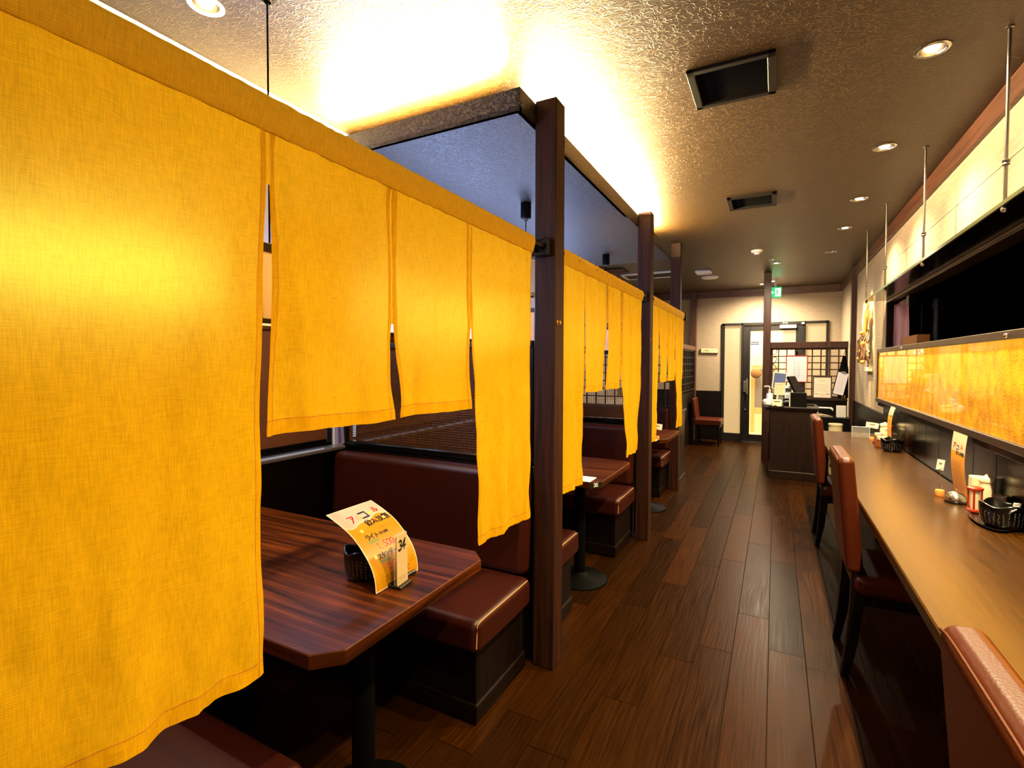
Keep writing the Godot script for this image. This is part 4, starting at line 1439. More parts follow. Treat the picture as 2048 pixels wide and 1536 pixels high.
	bx.box(Vector3(0, 0.04, 0.26), Vector3(0.074, 0.08, 0.004))
	bx.box(Vector3(0, 0.04, -0.26), Vector3(0.074, 0.08, 0.004))
	put("carton", bx, M["cardboard"], cb)
	put("end_label", B(Vector3(-0.0375, 0.04, -0.235), Vector3(0.001, 0.07, 0.04)), M["frame_brown"], cb)
	put("end_flap", B(Vector3(-0.0375, 0.05, 0.24), Vector3(0.001, 0.06, 0.05)), M["corridor_grey"], cb)
	# lucky rake ornament on the wall
	var o := thing("wall_ornament", "tall gold and dark twig ornament hung on the pale wall", "ornament", Vector3(WALL_R, 1.27, -6.72))
	var st := Mb.new()
	var r2 := RandomNumberGenerator.new()
	r2.seed = 5
	for i in 46:
		var a := r2.randf_range(-0.22, 0.22)
		var y0 := r2.randf_range(0.36, 0.5)
		var y1 := r2.randf_range(0.6, 0.77)
		st.tube([Vector3(-0.03 - r2.randf() * 0.03, y0, a * 0.12), Vector3(-0.035 - r2.randf() * 0.04, (y0 + y1) / 2, a * 0.55), Vector3(-0.025 - r2.randf() * 0.035, y1, a * 0.62)], 0.006, 6)
	put("straw_sheaf", st, M["straw_gold"], o)
	var tw := Mb.new()
	for i in 40:
		var a := r2.randf_range(-0.2, 0.2)
		tw.tube([Vector3(-0.03, 0.45, a * 0.4), Vector3(-0.06 - r2.randf() * 0.05, r2.randf_range(0.26, 0.34), a * 0.9), Vector3(-0.03 - r2.randf() * 0.06, r2.randf_range(0.08, 0.18), a * 1.25)], 0.007, 6)
	put("twigs", tw, M["twig_dark"], o)
	var fn2 := Mb.new()
	for i in 9:
		var a := lerpf(-0.9, 0.9, i / 8.0)
		fn2.tube([Vector3(-0.02, 0.34, 0), Vector3(-0.055, 0.34 - 0.15 * cos(a), 0.17 * sin(a)), Vector3(-0.035, 0.34 - 0.24 * cos(a * 1.1), 0.2 * sin(a * 1.1))], 0.009, 6)
	put("rake_tines", fn2, M["cream_paper"], o)
	var pl := Mb.new()
	pl.box(Vector3(-0.015, 0.02, 0), Vector3(0.03, 0.045, 0.34), 0.004)
	put("base_plate", pl, M["cream_paper"], o)
	var bl := Mb.new()
	for q in [[0.10, 0.12], [0.22, -0.10], [0.30, 0.14], [0.42, 0.05], [0.14, -0.14]]:
		bl.rbox(Vector3(-0.085, q[0], q[1]), Vector3(0.045, 0.045, 0.045), 0.0224, 3)
	put("beads", bl, M["star_gold"], o)
	var i2 := 0
	for q in [[1.215, -6.20, 0.105, 0.07], [1.08, -6.17, 0.10, 0.12]]:
		var sw := thing("switch_plate", ["upper pale switch plate beside the gold panel's end", "lower pale switch plate with two rockers beside the gold panel's end"][i2], "switch", Vector3(WALL_R, q[0], q[1]), "switch plates on the pale wall")
		put("plate", B(Vector3(-0.004, 0, 0), Vector3(0.008, q[2], q[3]), 0.002), M["switch_white"], sw)
		for k in i2 + 1:
			put("rocker", B(Vector3(-0.009, 0, (k - 0.5 * i2) * 0.05), Vector3(0.006, 0.06, 0.028), 0.002), M["white_plastic"], sw)
		i2 += 1

const GOLD := 1.3

func build_chairs() -> void:
	var t := thing("counter_chair", "nearest counter chair, its orange leather top at the lower right corner", "chair", Vector3.ZERO, "leather chairs at the counter")
	var tilt := Basis(Vector3.BACK, 0.085)
	var b := Mb.new()
	b.rbox(Vector3(-0.232, 0.705, 0), Vector3(0.062, 0.49, 0.40), 0.024, 5, tilt, 0.006)
	var bo := put("backrest", b, M["leather_chair"], t)
	var p := Mb.new()
	var pts := []
	for i in 13:
		var a := lerpf(-0.185, 0.185, i / 12.0)
		pts.append(tilt * Vector3(-0.0285, 0.245 - 0.010 * pow(a / 0.185, 6.0), a) + Vector3(-0.232, 0.705, 0))
	p.tube(pts, 0.0026, 6)
	put("piping", p, M["leather_chair"], bo)
	var s := Mb.new()
	s.rbox(Vector3(0.005, 0.415, 0), Vector3(0.43, 0.085, 0.42), 0.03, 4, Basis.IDENTITY, 0.012)
	put("seat", s, M["leather_chair"], t)
	put("seat_frame", B(Vector3(0.005, 0.355, 0), Vector3(0.39, 0.05, 0.38), 0.004), M["wood_dark"], t)
	for zz in [-0.165, 0.165]:
		var rl := Mb.new()
		rl.prism(PackedVector2Array([Vector2(-0.222, 0.46), Vector2(-0.172, 0.46), Vector2(-0.178, 0.32), Vector2(-0.196, 0.15), Vector2(-0.226, 0.0), Vector2(-0.255, 0.0), Vector2(-0.238, 0.15), Vector2(-0.226, 0.32)]), Vector3(0, 0, zz - 0.02), Vector3.RIGHT, Vector3.UP, Vector3.BACK, 0.04, 0.003)
		put("leg", rl, M["wood_dark"], t)
		var flg := Mb.new()
		flg.prism(PackedVector2Array([Vector2(0.15, 0.37), Vector2(0.20, 0.37), Vector2(0.192, 0.0), Vector2(0.162, 0.0)]), Vector3(0, 0, zz - 0.02), Vector3.RIGHT, Vector3.UP, Vector3.BACK, 0.04, 0.003)
		put("leg", flg, M["wood_dark"], t)
	t.position = Vector3(0.515, 0, -0.81)
	dup(t, "middle counter chair, its leather back edge-on beside the counter", Vector3(0.525, 0, -2.73))
	dup(t, "farthest counter chair, standing next to the reception desk", Vector3(0.535, 0, -4.49))

# ---------------------------------------------------------------- reception
func build_reception() -> void:
	var zp := -7.9
	var lp := thing("wooden_post", "reddish brown square post left of the reception lattice, before the glass door", "post", Vector3(-0.108, 0, zp))
	put("shaft", B(Vector3(0, CEIL / 2, 0), Vector3(0.096, CEIL, 0.10), 0.004), M["wood_lattice"], lp)
	var rp := thing("wooden_post", "reddish brown square post against the pale right wall by the ornament", "post", Vector3(0.896, 0, zp))
	put("shaft", B(Vector3(0, CEIL / 2, 0), Vector3(0.056, CEIL, 0.10), 0.004), M["wood_lattice"], rp)
	# lattice with its top beam and dark lower wall
	var t := lattice("reception_lattice", "reddish brown wooden lattice above the dark reception wall", Vector3(-0.06, 0.88, zp), Vector3(0.905, 0, 0), 0.70, 8, 6, 0.015, M["wood_lattice"])
	put("top_beam", BB(Vector3(0, 0.68, -0.045), Vector3(0.905, 0.765, 0.045), 0.004), M["wood_lattice"], t)
	var lw := Mb.new()
	lw.box(Vector3(0.392, 0.43, zp), Vector3(0.905, 0.86, 0.06), 0.003)
	struct("wall_reception", lw, M["wood_dark"])
	struct("trim_5", BB(Vector3(-0.06, 0.855, zp - 0.05), Vector3(0.846, 0.885, zp + 0.06), 0.004), M["wood_desk"])
	var wing := thing("side_panel", "low brown side panel with skirting behind the reception desk", "panel", Vector3(-0.105, 0, -7.985))
	put("board", BB(Vector3(-0.05, 0.07, -0.02), Vector3(0.06, 0.86, 0.02), 0.003), M["wood_lattice"], wing)
	put("skirting", BB(Vector3(-0.055, 0, -0.025), Vector3(0.062, 0.07, 0.028), 0.003), M["wood_lattice"], wing)
	# calligraphy loops of wrought wire on the lattice
	var loop := func(c: Vector3, rx: float, ry: float, a0: float, a1: float) -> Array:
		var o := []
		for i in 17:
			var a := lerpf(a0, a1, i / 16.0)
			o.append(c + Vector3(rx * cos(a), ry * sin(a), 0))
		return o
	var wt := thing("wire_lettering", "dark curling wire lettering fixed on the left of the reception lattice", "lettering")
	for q in [loop.call(Vector3(-0.015, 1.52, zp + 0.03), 0.035, 0.045, 1.2, 6.9), loop.call(Vector3(-0.005, 1.41, zp + 0.03), 0.03, 0.03, 0.4, 3.6), [Vector3(0.025, 1.42, zp + 0.03), Vector3(-0.03, 1.33, zp + 0.03), Vector3(-0.045, 1.29, zp + 0.03)], [Vector3(-0.035, 1.36, zp + 0.03), Vector3(0.0, 1.31, zp + 0.03), Vector3(0.02, 1.28, zp + 0.03)]]:
		var wl := Mb.new()
		wl.tube(q, 0.005, 6)
		put("stroke", wl, M["wood_dark"], wt)
	# desk
	var d := thing("reception_desk", "tall dark red brown reception desk cluttered with small things", "desk", Vector3(0.19, 0, -6.94))
	put("body", BB(Vector3(-0.232, 0.09, -0.30), Vector3(0.238, 0.80, 0.29), 0.004), M["wood_desk"], d)
	put("skirting", BB(Vector3(-0.240, 0, -0.305), Vector3(0.248, 0.092, 0.302), 0.004), M["wood_desk"], d)
	put("top", BB(Vector3(-0.30, 0.822, -0.33), Vector3(0.27, 0.848, 0.325), 0.006), M["wood_desk"], d)
	var mo := Mb.new()
	mo.box(Vector3(-0.015, 0.811, 0), Vector3(0.53, 0.022, 0.63), 0.009)
	put("moulding", mo, M["wood_desk"], d)
	var y := 0.848
	# tablet menu
	var tb := thing("tablet", "blue screen tablet leaning in a cream frame on the desk", "tablet", Vector3(0.02, y, -6.98))
	var lean := Basis(Vector3.RIGHT, -0.25) * Basis(Vector3.FORWARD, 0.10)
	var tm := Mb.new()
	tm.box(lean * Vector3(0, 0.30, 0), Vector3(0.155, 0.215, 0.012), 0.003, lean)
	tm.box(lean * Vector3(0, 0.10, 0), Vector3(0.02, 0.20, 0.012), 0.002, lean)
	put("frame", tm, M["cream_paper"], tb)
	var ts := Mb.new()
	ts.box(lean * Vector3(0, 0.30, 0.007), Vector3(0.128, 0.188, 0.002), 0.0, lean)
	put("screen", ts, M["tablet_screen"], tb)
	var tf := Mb.new()
	tf.box(Vector3(0, 0.006, 0), Vector3(0.12, 0.012, 0.10), 0.003)
	put("foot", tf, M["black_metal"], tb)
	# monitor seen from the side
	var mn := thing("monitor", "black monitor tilted back, seen edge-on behind the black box", "monitor", Vector3(0.305, y, -7.0))
	var ml := Basis(Vector3.UP, 1.25) * Basis(Vector3.RIGHT, -0.42)
	var mm := Mb.new()
	mm.box(ml * Vector3(0, 0.24, 0) + Vector3(0.0, 0.03, 0), Vector3(0.26, 0.21, 0.028), 0.006, ml)
	put("housing", mm, M["printer_black"], mn)
	var ms := Mb.new()
	ms.tube([Vector3(0.03, 0.01, 0), Vector3(0.0, 0.14, 0.0)], 0.018, 12)
	ms.box(Vector3(0.03, 0.008, 0), Vector3(0.16, 0.016, 0.16), 0.005)
	put("stand", ms, M["printer_black"], mn)
	var bk := thing("customer_display", "small black box with pale side edge on the front of the desk", "display", Vector3(0.245, y, -6.72))
	put("housing", B(Vector3(0, 0.083, 0), Vector3(0.165, 0.166, 0.07), 0.005), M["printer_black"], bk)
	put("side_edge", B(Vector3(-0.088, 0.083, 0), Vector3(0.012, 0.166, 0.068), 0.003), M["white_plastic"], bk)
	# pump bottle
	var pb := thing("pump_bottle", "pale blue pump bottle at the left of the reception desk", "bottle", Vector3(-0.055, y, -6.80))
	var bm := Mb.new()
	bm.lathe(Vector3.ZERO, [Vector2(0, 0), Vector2(0.034, 0), Vector2(0.037, 0.01), Vector2(0.037, 0.115), Vector2(0.030, 0.14), Vector2(0.013, 0.15), Vector2(0.013, 0.165)], 20)
	put("body", bm, M["switch_white"], pb)
	bm = Mb.new()
	bm.lathe(Vector3(0, 0.165, 0), [Vector2(0.016, 0), Vector2(0.016, 0.022), Vector2(0.006, 0.026), Vector2(0.006, 0.06), Vector2(0, 0.06)], 16)
	bm.tube([Vector3(0, 0.225, 0), Vector3(-0.05, 0.228, 0), Vector3(-0.058, 0.215, 0)], 0.008, 8)
	put("pump", bm, M["white_plastic"], pb)
	var card := thing("desk_card", "small pinkish paper card in front of the tablet", "card", Vector3(0.055, y, -6.77))
	put("sheet", sheet_quad(Vector3(-0.055, 0.275, -0.02), Vector3(0.11, 0.0, 0.012), Vector3(-0.006, -0.145, 0.03), 0.002), M["small_card"], card)
	put("foot", B(Vector3(0, 0.065, 0.0), Vector3(0.07, 0.13, 0.03), 0.004), M["clear_acrylic"], card)
	var cr := thing("card_reader", "grey card reader standing right of the small pinkish card", "card reader", Vector3(0.145, y, -6.94))
	var cb := Basis(Vector3.RIGHT, -0.3)
	var cm := Mb.new()
	cm.box(Vector3(0, 0.12, 0), Vector3(0.075, 0.23, 0.035), 0.006, cb)
	put("housing", cm, M["switch_white"], cr)
	cm = Mb.new()
	cm.box(Vector3(0, 0.18, 0) + cb * Vector3(0, 0, 0.018), Vector3(0.058, 0.04, 0.003), 0.0, cb)
	put("screen", cm, M["printer_black"], cr)
	cm = Mb.new()
	for i in 3:
		for j in 3:
			cm.box(Vector3(0, 0.13, 0) + cb * Vector3((i - 1) * 0.018, -0.015 - j * 0.02, 0.018), Vector3(0.012, 0.012, 0.004), 0.001, cb)
	put("keypad", cm, M["corridor_grey"], cr)
	var ti := thing("wet_tissue", "crumpled white tissue bag at the left edge of the desk", "tissue", Vector3(-0.075, y, -6.70))
	var tim := Mb.new()
	tim.rbox(Vector3(0, 0.04, 0), Vector3(0.10, 0.085, 0.09), 0.035, 4, Basis(Vector3.UP, 0.5))
	tim.rbox(Vector3(0.02, 0.075, 0.01), Vector3(0.06, 0.05, 0.05), 0.024, 3, Basis(Vector3.BACK, 0.5))
	put("bag", tim, M["tissue"], ti)
	var cs := thing("calculator", "cream desk machine with sloping top beside the tissue bag", "calculator", Vector3(0.02, y, -6.695))
	var csm := Mb.new()
	csm.prism(PackedVector2Array([Vector2(-0.05, 0), Vector2(0.05, 0), Vector2(0.05, 0.035), Vector2(0.01, 0.075), Vector2(-0.05, 0.075)]), Vector3(-0.045, 0, 0), Vector3(0, 0, 1), Vector3.UP, Vector3.RIGHT, 0.10, 0.004)
	put("housing", csm, M["cream_paper"], cs)
	put("pad", B(Vector3(0.005, 0.062, 0.028), Vector3(0.07, 0.006, 0.03), 0.002), M["corridor_grey"], cs)
	var ph := thing("cord_phone", "black handset with curled cord lying between card and black box", "phone", Vector3(0.115, y, -6.835))
	var pm := Mb.new()
	pm.rbox(Vector3(0, 0.025, 0), Vector3(0.14, 0.05, 0.09), 0.014, 3)
	put("base", pm, M["printer_black"], ph)
	pm = Mb.new()
	pm.tube([Vector3(-0.06, 0.055, 0), Vector3(-0.05, 0.075, 0), Vector3(0.05, 0.075, 0), Vector3(0.06, 0.055, 0)], 0.014, 10)
	put("handset", pm, M["printer_black"], ph)
	var ct := []
	for i in 60:
		ct.append(Vector3(0.07 + 0.03 * i / 60.0 + 0.006 * cos(i * 1.1), 0.012 + 0.006 * sin(i * 1.1), 0.02))
	pm = Mb.new()
	pm.tube(ct, 0.0018, 5)
	put("cord", pm, M["printer_black"], ph)
	var pp := thing("paper_slips", "loose white and yellow paper slips at the desk's front edge", "paper", Vector3(0.0, y, -6.632))
	var k := 0
	for q in [[-0.02, 0.0, 0.3], [0.05, 0.01, -0.4], [0.015, -0.012, 1.0]]:
		var sm := Mb.new()
		sm.sheet(6, 6, func(u: float, v: float) -> Vector3:
			var a := Vector3((u - 0.5) * 0.09, 0.004 + k * 0.002 + 0.012 * (u - 0.5) * (u - 0.5) * 4.0, (v - 0.5) * 0.05)
			return a.rotated(Vector3.UP, q[2]) + Vector3(q[0], 0, q[1]), Vector3.UP)
		put("slip", sm, [M["paper_white"], M["cream_paper"], M["paper_white"]][k], pp)
		k += 1
	# papers hung on the lattice
	var zq := zp + 0.032
	var fr := thing("framed_menu", "large white paper in a thin red frame hung on the reception lattice", "frame", Vector3(0.26, 1.28, zq))
	for q in [[0, 0.178, 0.262, 0.012], [0, -0.178, 0.262, 0.012]]:
		put("frame_bar", B(Vector3(q[0], q[1], 0), Vector3(q[2], q[3], 0.016), 0.002), M["red_wood"], fr)
	for q in [-0.125, 0.125]:
		put("frame_bar", B(Vector3(q, 0, 0), Vector3(0.012, 0.345, 0.016), 0.002), M["red_wood"], fr)
	put("paper", sheet_quad(Vector3(-0.12, 0.173, 0.003), Vector3(0.24, 0, 0), Vector3(0, -0.346, 0), 0.004), M["menu_framed"], fr)
	put("hanger", B(Vector3(0, 0.21, 0), Vector3(0.02, 0.06, 0.01), 0.002), M["black_metal"], fr)
	var nt := thing("framed_notice", "cream printed notice in a brown frame at the lattice's lower right", "notice", Vector3(0.56, 1.035, zq + 0.02))
	for q in [[0, 0.142, 0.218, 0.012], [0, -0.142, 0.218, 0.012]]:
		put("frame_bar", B(Vector3(q[0], q[1], 0), Vector3(q[2], q[3], 0.016), 0.002), M["wood_lattice"], nt)
	for q in [-0.103, 0.103]:
		put("frame_bar", B(Vector3(q, 0, 0), Vector3(0.012, 0.274, 0.016), 0.002), M["wood_lattice"], nt)
	put("paper", sheet_quad(Vector3(-0.098, 0.137, 0.003), Vector3(0.196, 0, 0), Vector3(0, -0.274, 0), 0.004), M["notice"], nt)
	var cbd := thing("clipboard", "tilted clipboard with a white list right of the cream notice", "clipboard", Vector3(0.765, 1.09, zq + 0.045))
	cbd.rotation.z = -0.20
	put("board", B(Vector3(-0.006, 0.0, -0.006), Vector3(0.125, 0.31, 0.005), 0.002), M["printer_black"], cbd)
	put("paper", sheet_quad(Vector3(-0.058, 0.145, 0.0), Vector3(0.116, 0, 0), Vector3(0, -0.29, 0), 0.002), M["clip_paper"], cbd)
	put("clip", B(Vector3(0, 0.152, 0.004), Vector3(0.05, 0.024, 0.014), 0.004), M["steel"], cbd)
	var co := thing("black_apron", "black apron hung narrow at the right end of the lattice", "apron", Vector3(0.80, 1.18, zp + 0.03))
	var cm2 := Mb.new()
	cm2.sheet(20, 20, func(u: float, v: float) -> Vector3:
		var w := lerpf(0.02, 0.05, smoothstep(0.0, 0.35, v)) + 0.005 * v
		return Vector3((u - 0.5) * 2.0 * w, 0.27 - 0.55 * v, 0.012 + 0.008 * cos((u - 0.5) * 22.0)), Vector3.BACK)
	put("cloth", cm2, M["printer_black"], co)
	cm2 = Mb.new()
	cm2.tube([Vector3(-0.012, 0.27, 0.012), Vector3(0.005, 0.32, 0.008), Vector3(0.012, 0.365, 0.006)], 0.003, 6)
	put("strap", cm2, M["printer_black"], co)
	var go := thing("gold_ornament", "little gold star ornament on the sill below the clipboard", "ornament", Vector3(0.80, 0.885, zp + 0.035))
	var gm := Mb.new()
	var star := PackedVector2Array()
	for i in 10:
		var a := TAU * i / 10.0 + PI / 2
		var r := 0.034 if i % 2 == 0 else 0.016
		star.append(Vector2(cos(a), sin(a)) * r)
	gm.prism(star, Vector3(0, 0.034, -0.006), Vector3.RIGHT, Vector3.UP, Vector3.BACK, 0.012, 0.002)
	put("star", gm, M["star_gold"], go)
	# low cabinet with printer, papers and bin behind the counter end
	var lc := thing("low_cabinet", "low black cabinet under the reception lattice", "cabinet", Vector3(0.62, 0, -7.66))
	put("body", BB(Vector3(-0.18, 0, -0.18), Vector3(0.22, 0.665, 0.16), 0.004), M["printer_black"], lc)
	var pr := thing("printer", "white receipt printer with black hood on the low cabinet", "printer", Vector3(0.57, 0.665, -7.62))
	put("housing", B(Vector3(0, 0.06, 0), Vector3(0.19, 0.12, 0.16), 0.008), M["white_plastic"], pr)
	var hm := Mb.new()
	hm.prism(PackedVector2Array([Vector2(-0.08, 0.055), Vector2(0.085, 0.02), Vector2(0.085, 0.08), Vector2(0.05, 0.115), Vector2(-0.06, 0.115), Vector2(-0.08, 0.10)]), Vector3(0.01, 0, 0.072), Vector3.RIGHT, Vector3.UP, Vector3.BACK, 0.02, 0.003)
	put("hood", hm, M["printer_black"], pr)
	put("paper_slot", B(Vector3(0.0, 0.035, 0.084), Vector3(0.12, 0.03, 0.01), 0.003), M["cream_paper"], pr)
	var sp := thing("white_binder", "plain white binder standing right of the printer", "binder", Vector3(0.755, 0.665, -7.62))
	put("cover", B(Vector3(0, 0.075, 0), Vector3(0.105, 0.15, 0.03), 0.003), M["paper_white"], sp)
	var bn := thing("bin", "round cream bin painted with dark brush strokes behind the counter end", "bin", Vector3(0.66, 0, -7.2))
	var bnm := Mb.new()
	bnm.lathe(Vector3.ZERO, [Vector2(0, 0.0), Vector2(0.062, 0.0), Vector2(0.07, 0.02), Vector2(0.072, 0.60)], 28)
	put("body", bnm, M["bin_print"], bn)
	bnm = Mb.new()
	bnm.lathe(Vector3(0, 0.60, 0), [Vector2(0.072, -0.01), Vector2(0.077, 0.0), Vector2(0.077, 0.022), Vector2(0.068, 0.026), Vector2(0.068, -0.02)], 28)
	put("rim", bnm, M["porcelain"], bn)
	var ds := thing("round_plaque", "round pale wooden plaque hung on the glass door", "plaque", Vector3(-0.285, 1.185, FAR + 0.05))
	var dm := Mb.new()
	dm.lathe(Vector3.ZERO, [Vector2(0, 0.012), Vector2(0.078, 0.012), Vector2(0.085, 0.006), Vector2(0.085, -0.008), Vector2(0, -0.008)], 40, Basis(Vector3.RIGHT, PI / 2))
	put("disc", dm, M["disc_wood"], ds)
	dm = Mb.new()
	dm.tube([Vector3(-0.03, 0.078, 0), Vector3(0, 0.30, -0.028), Vector3(0.03, 0.078, 0)], 0.0015, 5)
	put("cord", dm, M["twig_dark"], ds)

# ---------------------------------------------------------------- waiting corner
func build_waiting() -> void:
	var xs := -1.285
	var l := lattice("waiting_lattice", "dark lattice partition running beside the waiting chair", Vector3(xs, 0.87, -9.39), Vector3(0, 0, 1.97), 0.72, 9, 5, 0.016, M["wood_dark"])
	put("top_beam", BB(Vector3(-0.045, 0.70, 0.0), Vector3(0.045, 0.775, 1.97), 0.004), M["wood_far_v"], l)
	put("lower_board", BB(Vector3(-0.02, -0.87, 0.0), Vector3(0.02, 0.02, 1.97), 0.003), M["wood_dark"], l)
	var c := thing("waiting_chair", "low red brown leather chair waiting beside the frosted entrance glass", "chair", Vector3(-0.97, 0, -8.93))
	var m := Mb.new()
	m.rbox(Vector3(0, 0.385, 0), Vector3(0.42, 0.10, 0.46), 0.022, 4, Basis.IDENTITY, 0.008)
	put("seat", m, M["leather_chair"], c)
	m = Mb.new()
	m.rbox(Vector3(-0.205, 0.56, 0), Vector3(0.05, 0.42, 0.44), 0.02, 4, Basis(Vector3.BACK, 0.12))
	put("backrest", m, M["leather_chair"], c)
	put("seat_frame", B(Vector3(0, 0.318, 0), Vector3(0.38, 0.04, 0.42), 0.003), M["wood_dark"], c)
	for x in [-0.17, 0.17]:
		for z in [-0.19, 0.19]:
			var lg := Mb.new()
			lg.prism(PackedVector2Array([Vector2(-0.02, 0.31), Vector2(0.02, 0.31), Vector2(0.014, 0), Vector2(-0.014, 0)]), Vector3(x, 0, z - 0.016), Vector3.RIGHT, Vector3.UP, Vector3.BACK, 0.032, 0.002)
			put("leg", lg, M["wood_dark"], c)
	var s := thing("plank_sign", "small pale wooden plank with brush writing on the wallpaper left of the door", "sign", Vector3(-1.03, 1.575, FAR + 0.02))
	s.rotation.z = -0.03
	put("plank", B(Vector3(0, 0, 0), Vector3(0.29, 0.085, 0.022), 0.003), M["wood_pale"], s)
	put("writing", sheet_quad(Vector3(-0.14, 0.037, 0.0125), Vector3(0.28, 0, 0), Vector3(0, -0.074, 0), 0.001), M["plank_sign"], s)

# ---------------------------------------------------------------- lamps and ceiling things
func build_lamps() -> void:
	var names := ["recessed ceiling lamp out of view above the nearest counter chair", "recessed ceiling lamp out of view above the counter, just before the largest lamp in view", "largest recessed lamp in view on the dark ceiling above the counter", "second recessed ceiling lamp along the counter, after the largest one", "third recessed ceiling lamp along the counter", "fourth recessed ceiling lamp along the counter, last lit one of the row",
		"small dark tilted recessed spotlight near the right wall beam", "lit recessed lamp in the ceiling just before the reception post", "lit recessed ceiling lamp right of the reception post, near the exit sign", "lit recessed ceiling lamp left of the reception post, near the door", "recessed ceiling lamp over the nearest booth, above the yellow curtain"]
	for i in LAMPS.size():
		var p: Vector2 = LAMPS[i]
		var t := thing("recessed_lamp", names[i], "ceiling lamp", Vector3(p.x, CEIL, p.y), "recessed ceiling lamps")
		var m := Mb.new()
		m.lathe(Vector3.ZERO, [Vector2(0.045, 0.0), Vector2(0.058, 0.0), Vector2(0.060, -0.003), Vector2(0.054, -0.007), Vector2(0.045, -0.005), Vector2(0.043, 0.0)], 32)
		put("trim_ring", m, M["steel"] if i != 10 else M["white_plastic"], t)
		m = Mb.new()
		m.lathe(Vector3.ZERO, [Vector2(0.044, -0.002), Vector2(0.040, 0.012), Vector2(0.030, 0.024)], 28)
		put("reflector", m, M["rod_steel"], t)
		m = Mb.new()
		m.lathe(Vector3(0, 0.012, 0), [Vector2(0, -0.022), Vector2(0.018, -0.018), Vector2(0.028, -0.006), Vector2(0.028, 0.006), Vector2(0, 0.006)], 24)
		put("lamp_lens", m, M["chrome"] if i == 6 else (M["lamp_lens_far"] if i in [7, 8, 9] else M["lamp_lens"]), t)
		if i == 6:
			spot("lamp_light", Vector3(0, -0.02, 0), Color(1.0, 0.88, 0.66), 14.0, 18.0, 0.03, t)
			var sl: SpotLight3D = t.get_child(t.get_child_count() - 1)
			sl.look_at_from_position(sl.position + t.position, Vector3(WALL_R, 1.72, -6.72), Vector3.FORWARD)
		else:
			spot("lamp_light", Vector3(0, -0.03, 0), Color(1.0, 0.90, 0.68) if i < 6 else Color(1.0, 0.92, 0.78), SPOT * [1.0, 1.0, 1.0, 1.0, 1.0, 1.0, 0, 0.8, 1.15, 1.05, 0.7][i], 84.0 if i in [7, 8, 9] else (44.0 if i == 10 else 71.0), 0.026, t)
	# grilles in the ceiling
	for q in [[-0.19, -2.48, 0.375, 0.355, "larger black slatted air grille on the ceiling, nearer one"], [-0.18, -4.355, 0.37, 0.33, "smaller looking black slatted air grille on the ceiling, farther one"]]:
		var t := thing("air_grille", q[4], "vent", Vector3(q[0], CEIL, q[1]), "air grilles in the ceiling")
		var w: float = q[2]
		var d: float = q[3]
		for s in [-1.0, 1.0]:
			put("frame_bar", BB(Vector3(s * (w / 2 - 0.03) - 0.016, -0.014, -d / 2), Vector3(s * (w / 2 - 0.03) + 0.016, 0.004, d / 2), 0.003), M["vent_frame"], t)
			put("frame_bar", BB(Vector3(-w / 2 + 0.014, -0.014, s * (d / 2 - 0.016) - 0.016), Vector3(w / 2 - 0.014, 0.004, s * (d / 2 - 0.016) + 0.016), 0.003), M["vent_frame"], t)
		var n := 13
		for i in n:
			var sm := Mb.new()
			sm.box(Vector3(0, 0.004, lerpf(-d / 2 + 0.045, d / 2 - 0.045, i / float(n - 1))), Vector3(w - 0.08, 0.011, 0.003), 0.0, Basis(Vector3.RIGHT, 0.6))
			put("slat", sm, M["vent_black"], t)
	# pendant lanterns over the tables
	var spec := [[Vector3(-1.46, 0, -1.085), CEIL, "paper lantern in a brown frame glimpsed through the nearest curtain's slit", 1.462], [Vector3(-1.44, 0, -2.93), 2.38, "paper lantern in a brown frame, its corner showing beside the nearest post", 1.45], [Vector3(-1.44, 0, -4.66), 2.38, "paper lantern hanging in the farthest booth behind the second curtain", 1.45]]
	for i in 3:
		var o: Vector3 = spec[i][0]
		var t := thing("pendant_lantern", spec[i][2], "lamp", o, "pendant lanterns over the booth tables")
		var y0: float = spec[i][3]
		var h := 0.235
		var hw := 0.135
		var cap := Mb.new()
		cap.lathe(Vector3(0, spec[i][1], 0), [Vector2(0.0, -0.098), Vector2(0.030, -0.098), Vector2(0.034, -0.094), Vector2(0.034, 0.0)], 24)
		put("canopy", cap, M["black_metal"], t)
		cap = Mb.new()
		cap.lathe(Vector3(0, spec[i][1] - 0.1, 0), [Vector2(0.012, -0.014), Vector2(0.012, 0.004)], 14)
		put("cord_grip", cap, M["chrome"], t)
		cap = Mb.new()
		cap.tube([Vector3(0, spec[i][1] - 0.1, 0), Vector3(0, y0 + h - 0.02, 0)], 0.003, 8)
		put("cord", cap, M["black_metal"], t)
		for sx in [-1.0, 1.0]:
			for sz in [-1.0, 1.0]:
				put("frame_post", B(Vector3(sx * hw, y0 + h / 2, sz * hw), Vector3(0.014, h, 0.014), 0.002), M["wood_lattice"], t)
			put("frame_bar", B(Vector3(sx * hw, y0 + 0.008, 0), Vector3(0.014, 0.014, hw * 2), 0.002), M["wood_lattice"], t)
			put("frame_bar", B(Vector3(sx * hw, y0 + h - 0.012, 0), Vector3(0.016, 0.026, hw * 2), 0.002), M["wood_lattice"], t)
			put("frame_bar", B(Vector3(0, y0 + 0.008, sx * hw), Vector3(hw * 2, 0.014, 0.014), 0.002), M["wood_lattice"], t)
			put("frame_bar", B(Vector3(0, y0 + h - 0.012, sx * hw), Vector3(hw * 2, 0.026, 0.016), 0.002), M["wood_lattice"], t)
			put("paper_shade", B(Vector3(sx * (hw - 0.004), y0 + h / 2, 0), Vector3(0.001, h - 0.03, hw * 2 - 0.014)), M["lantern_paper"], t)
			put("paper_shade", B(Vector3(0, y0 + h / 2, sx * (hw - 0.004)), Vector3(hw * 2 - 0.014, h - 0.03, 0.001)), M["lantern_paper"], t)
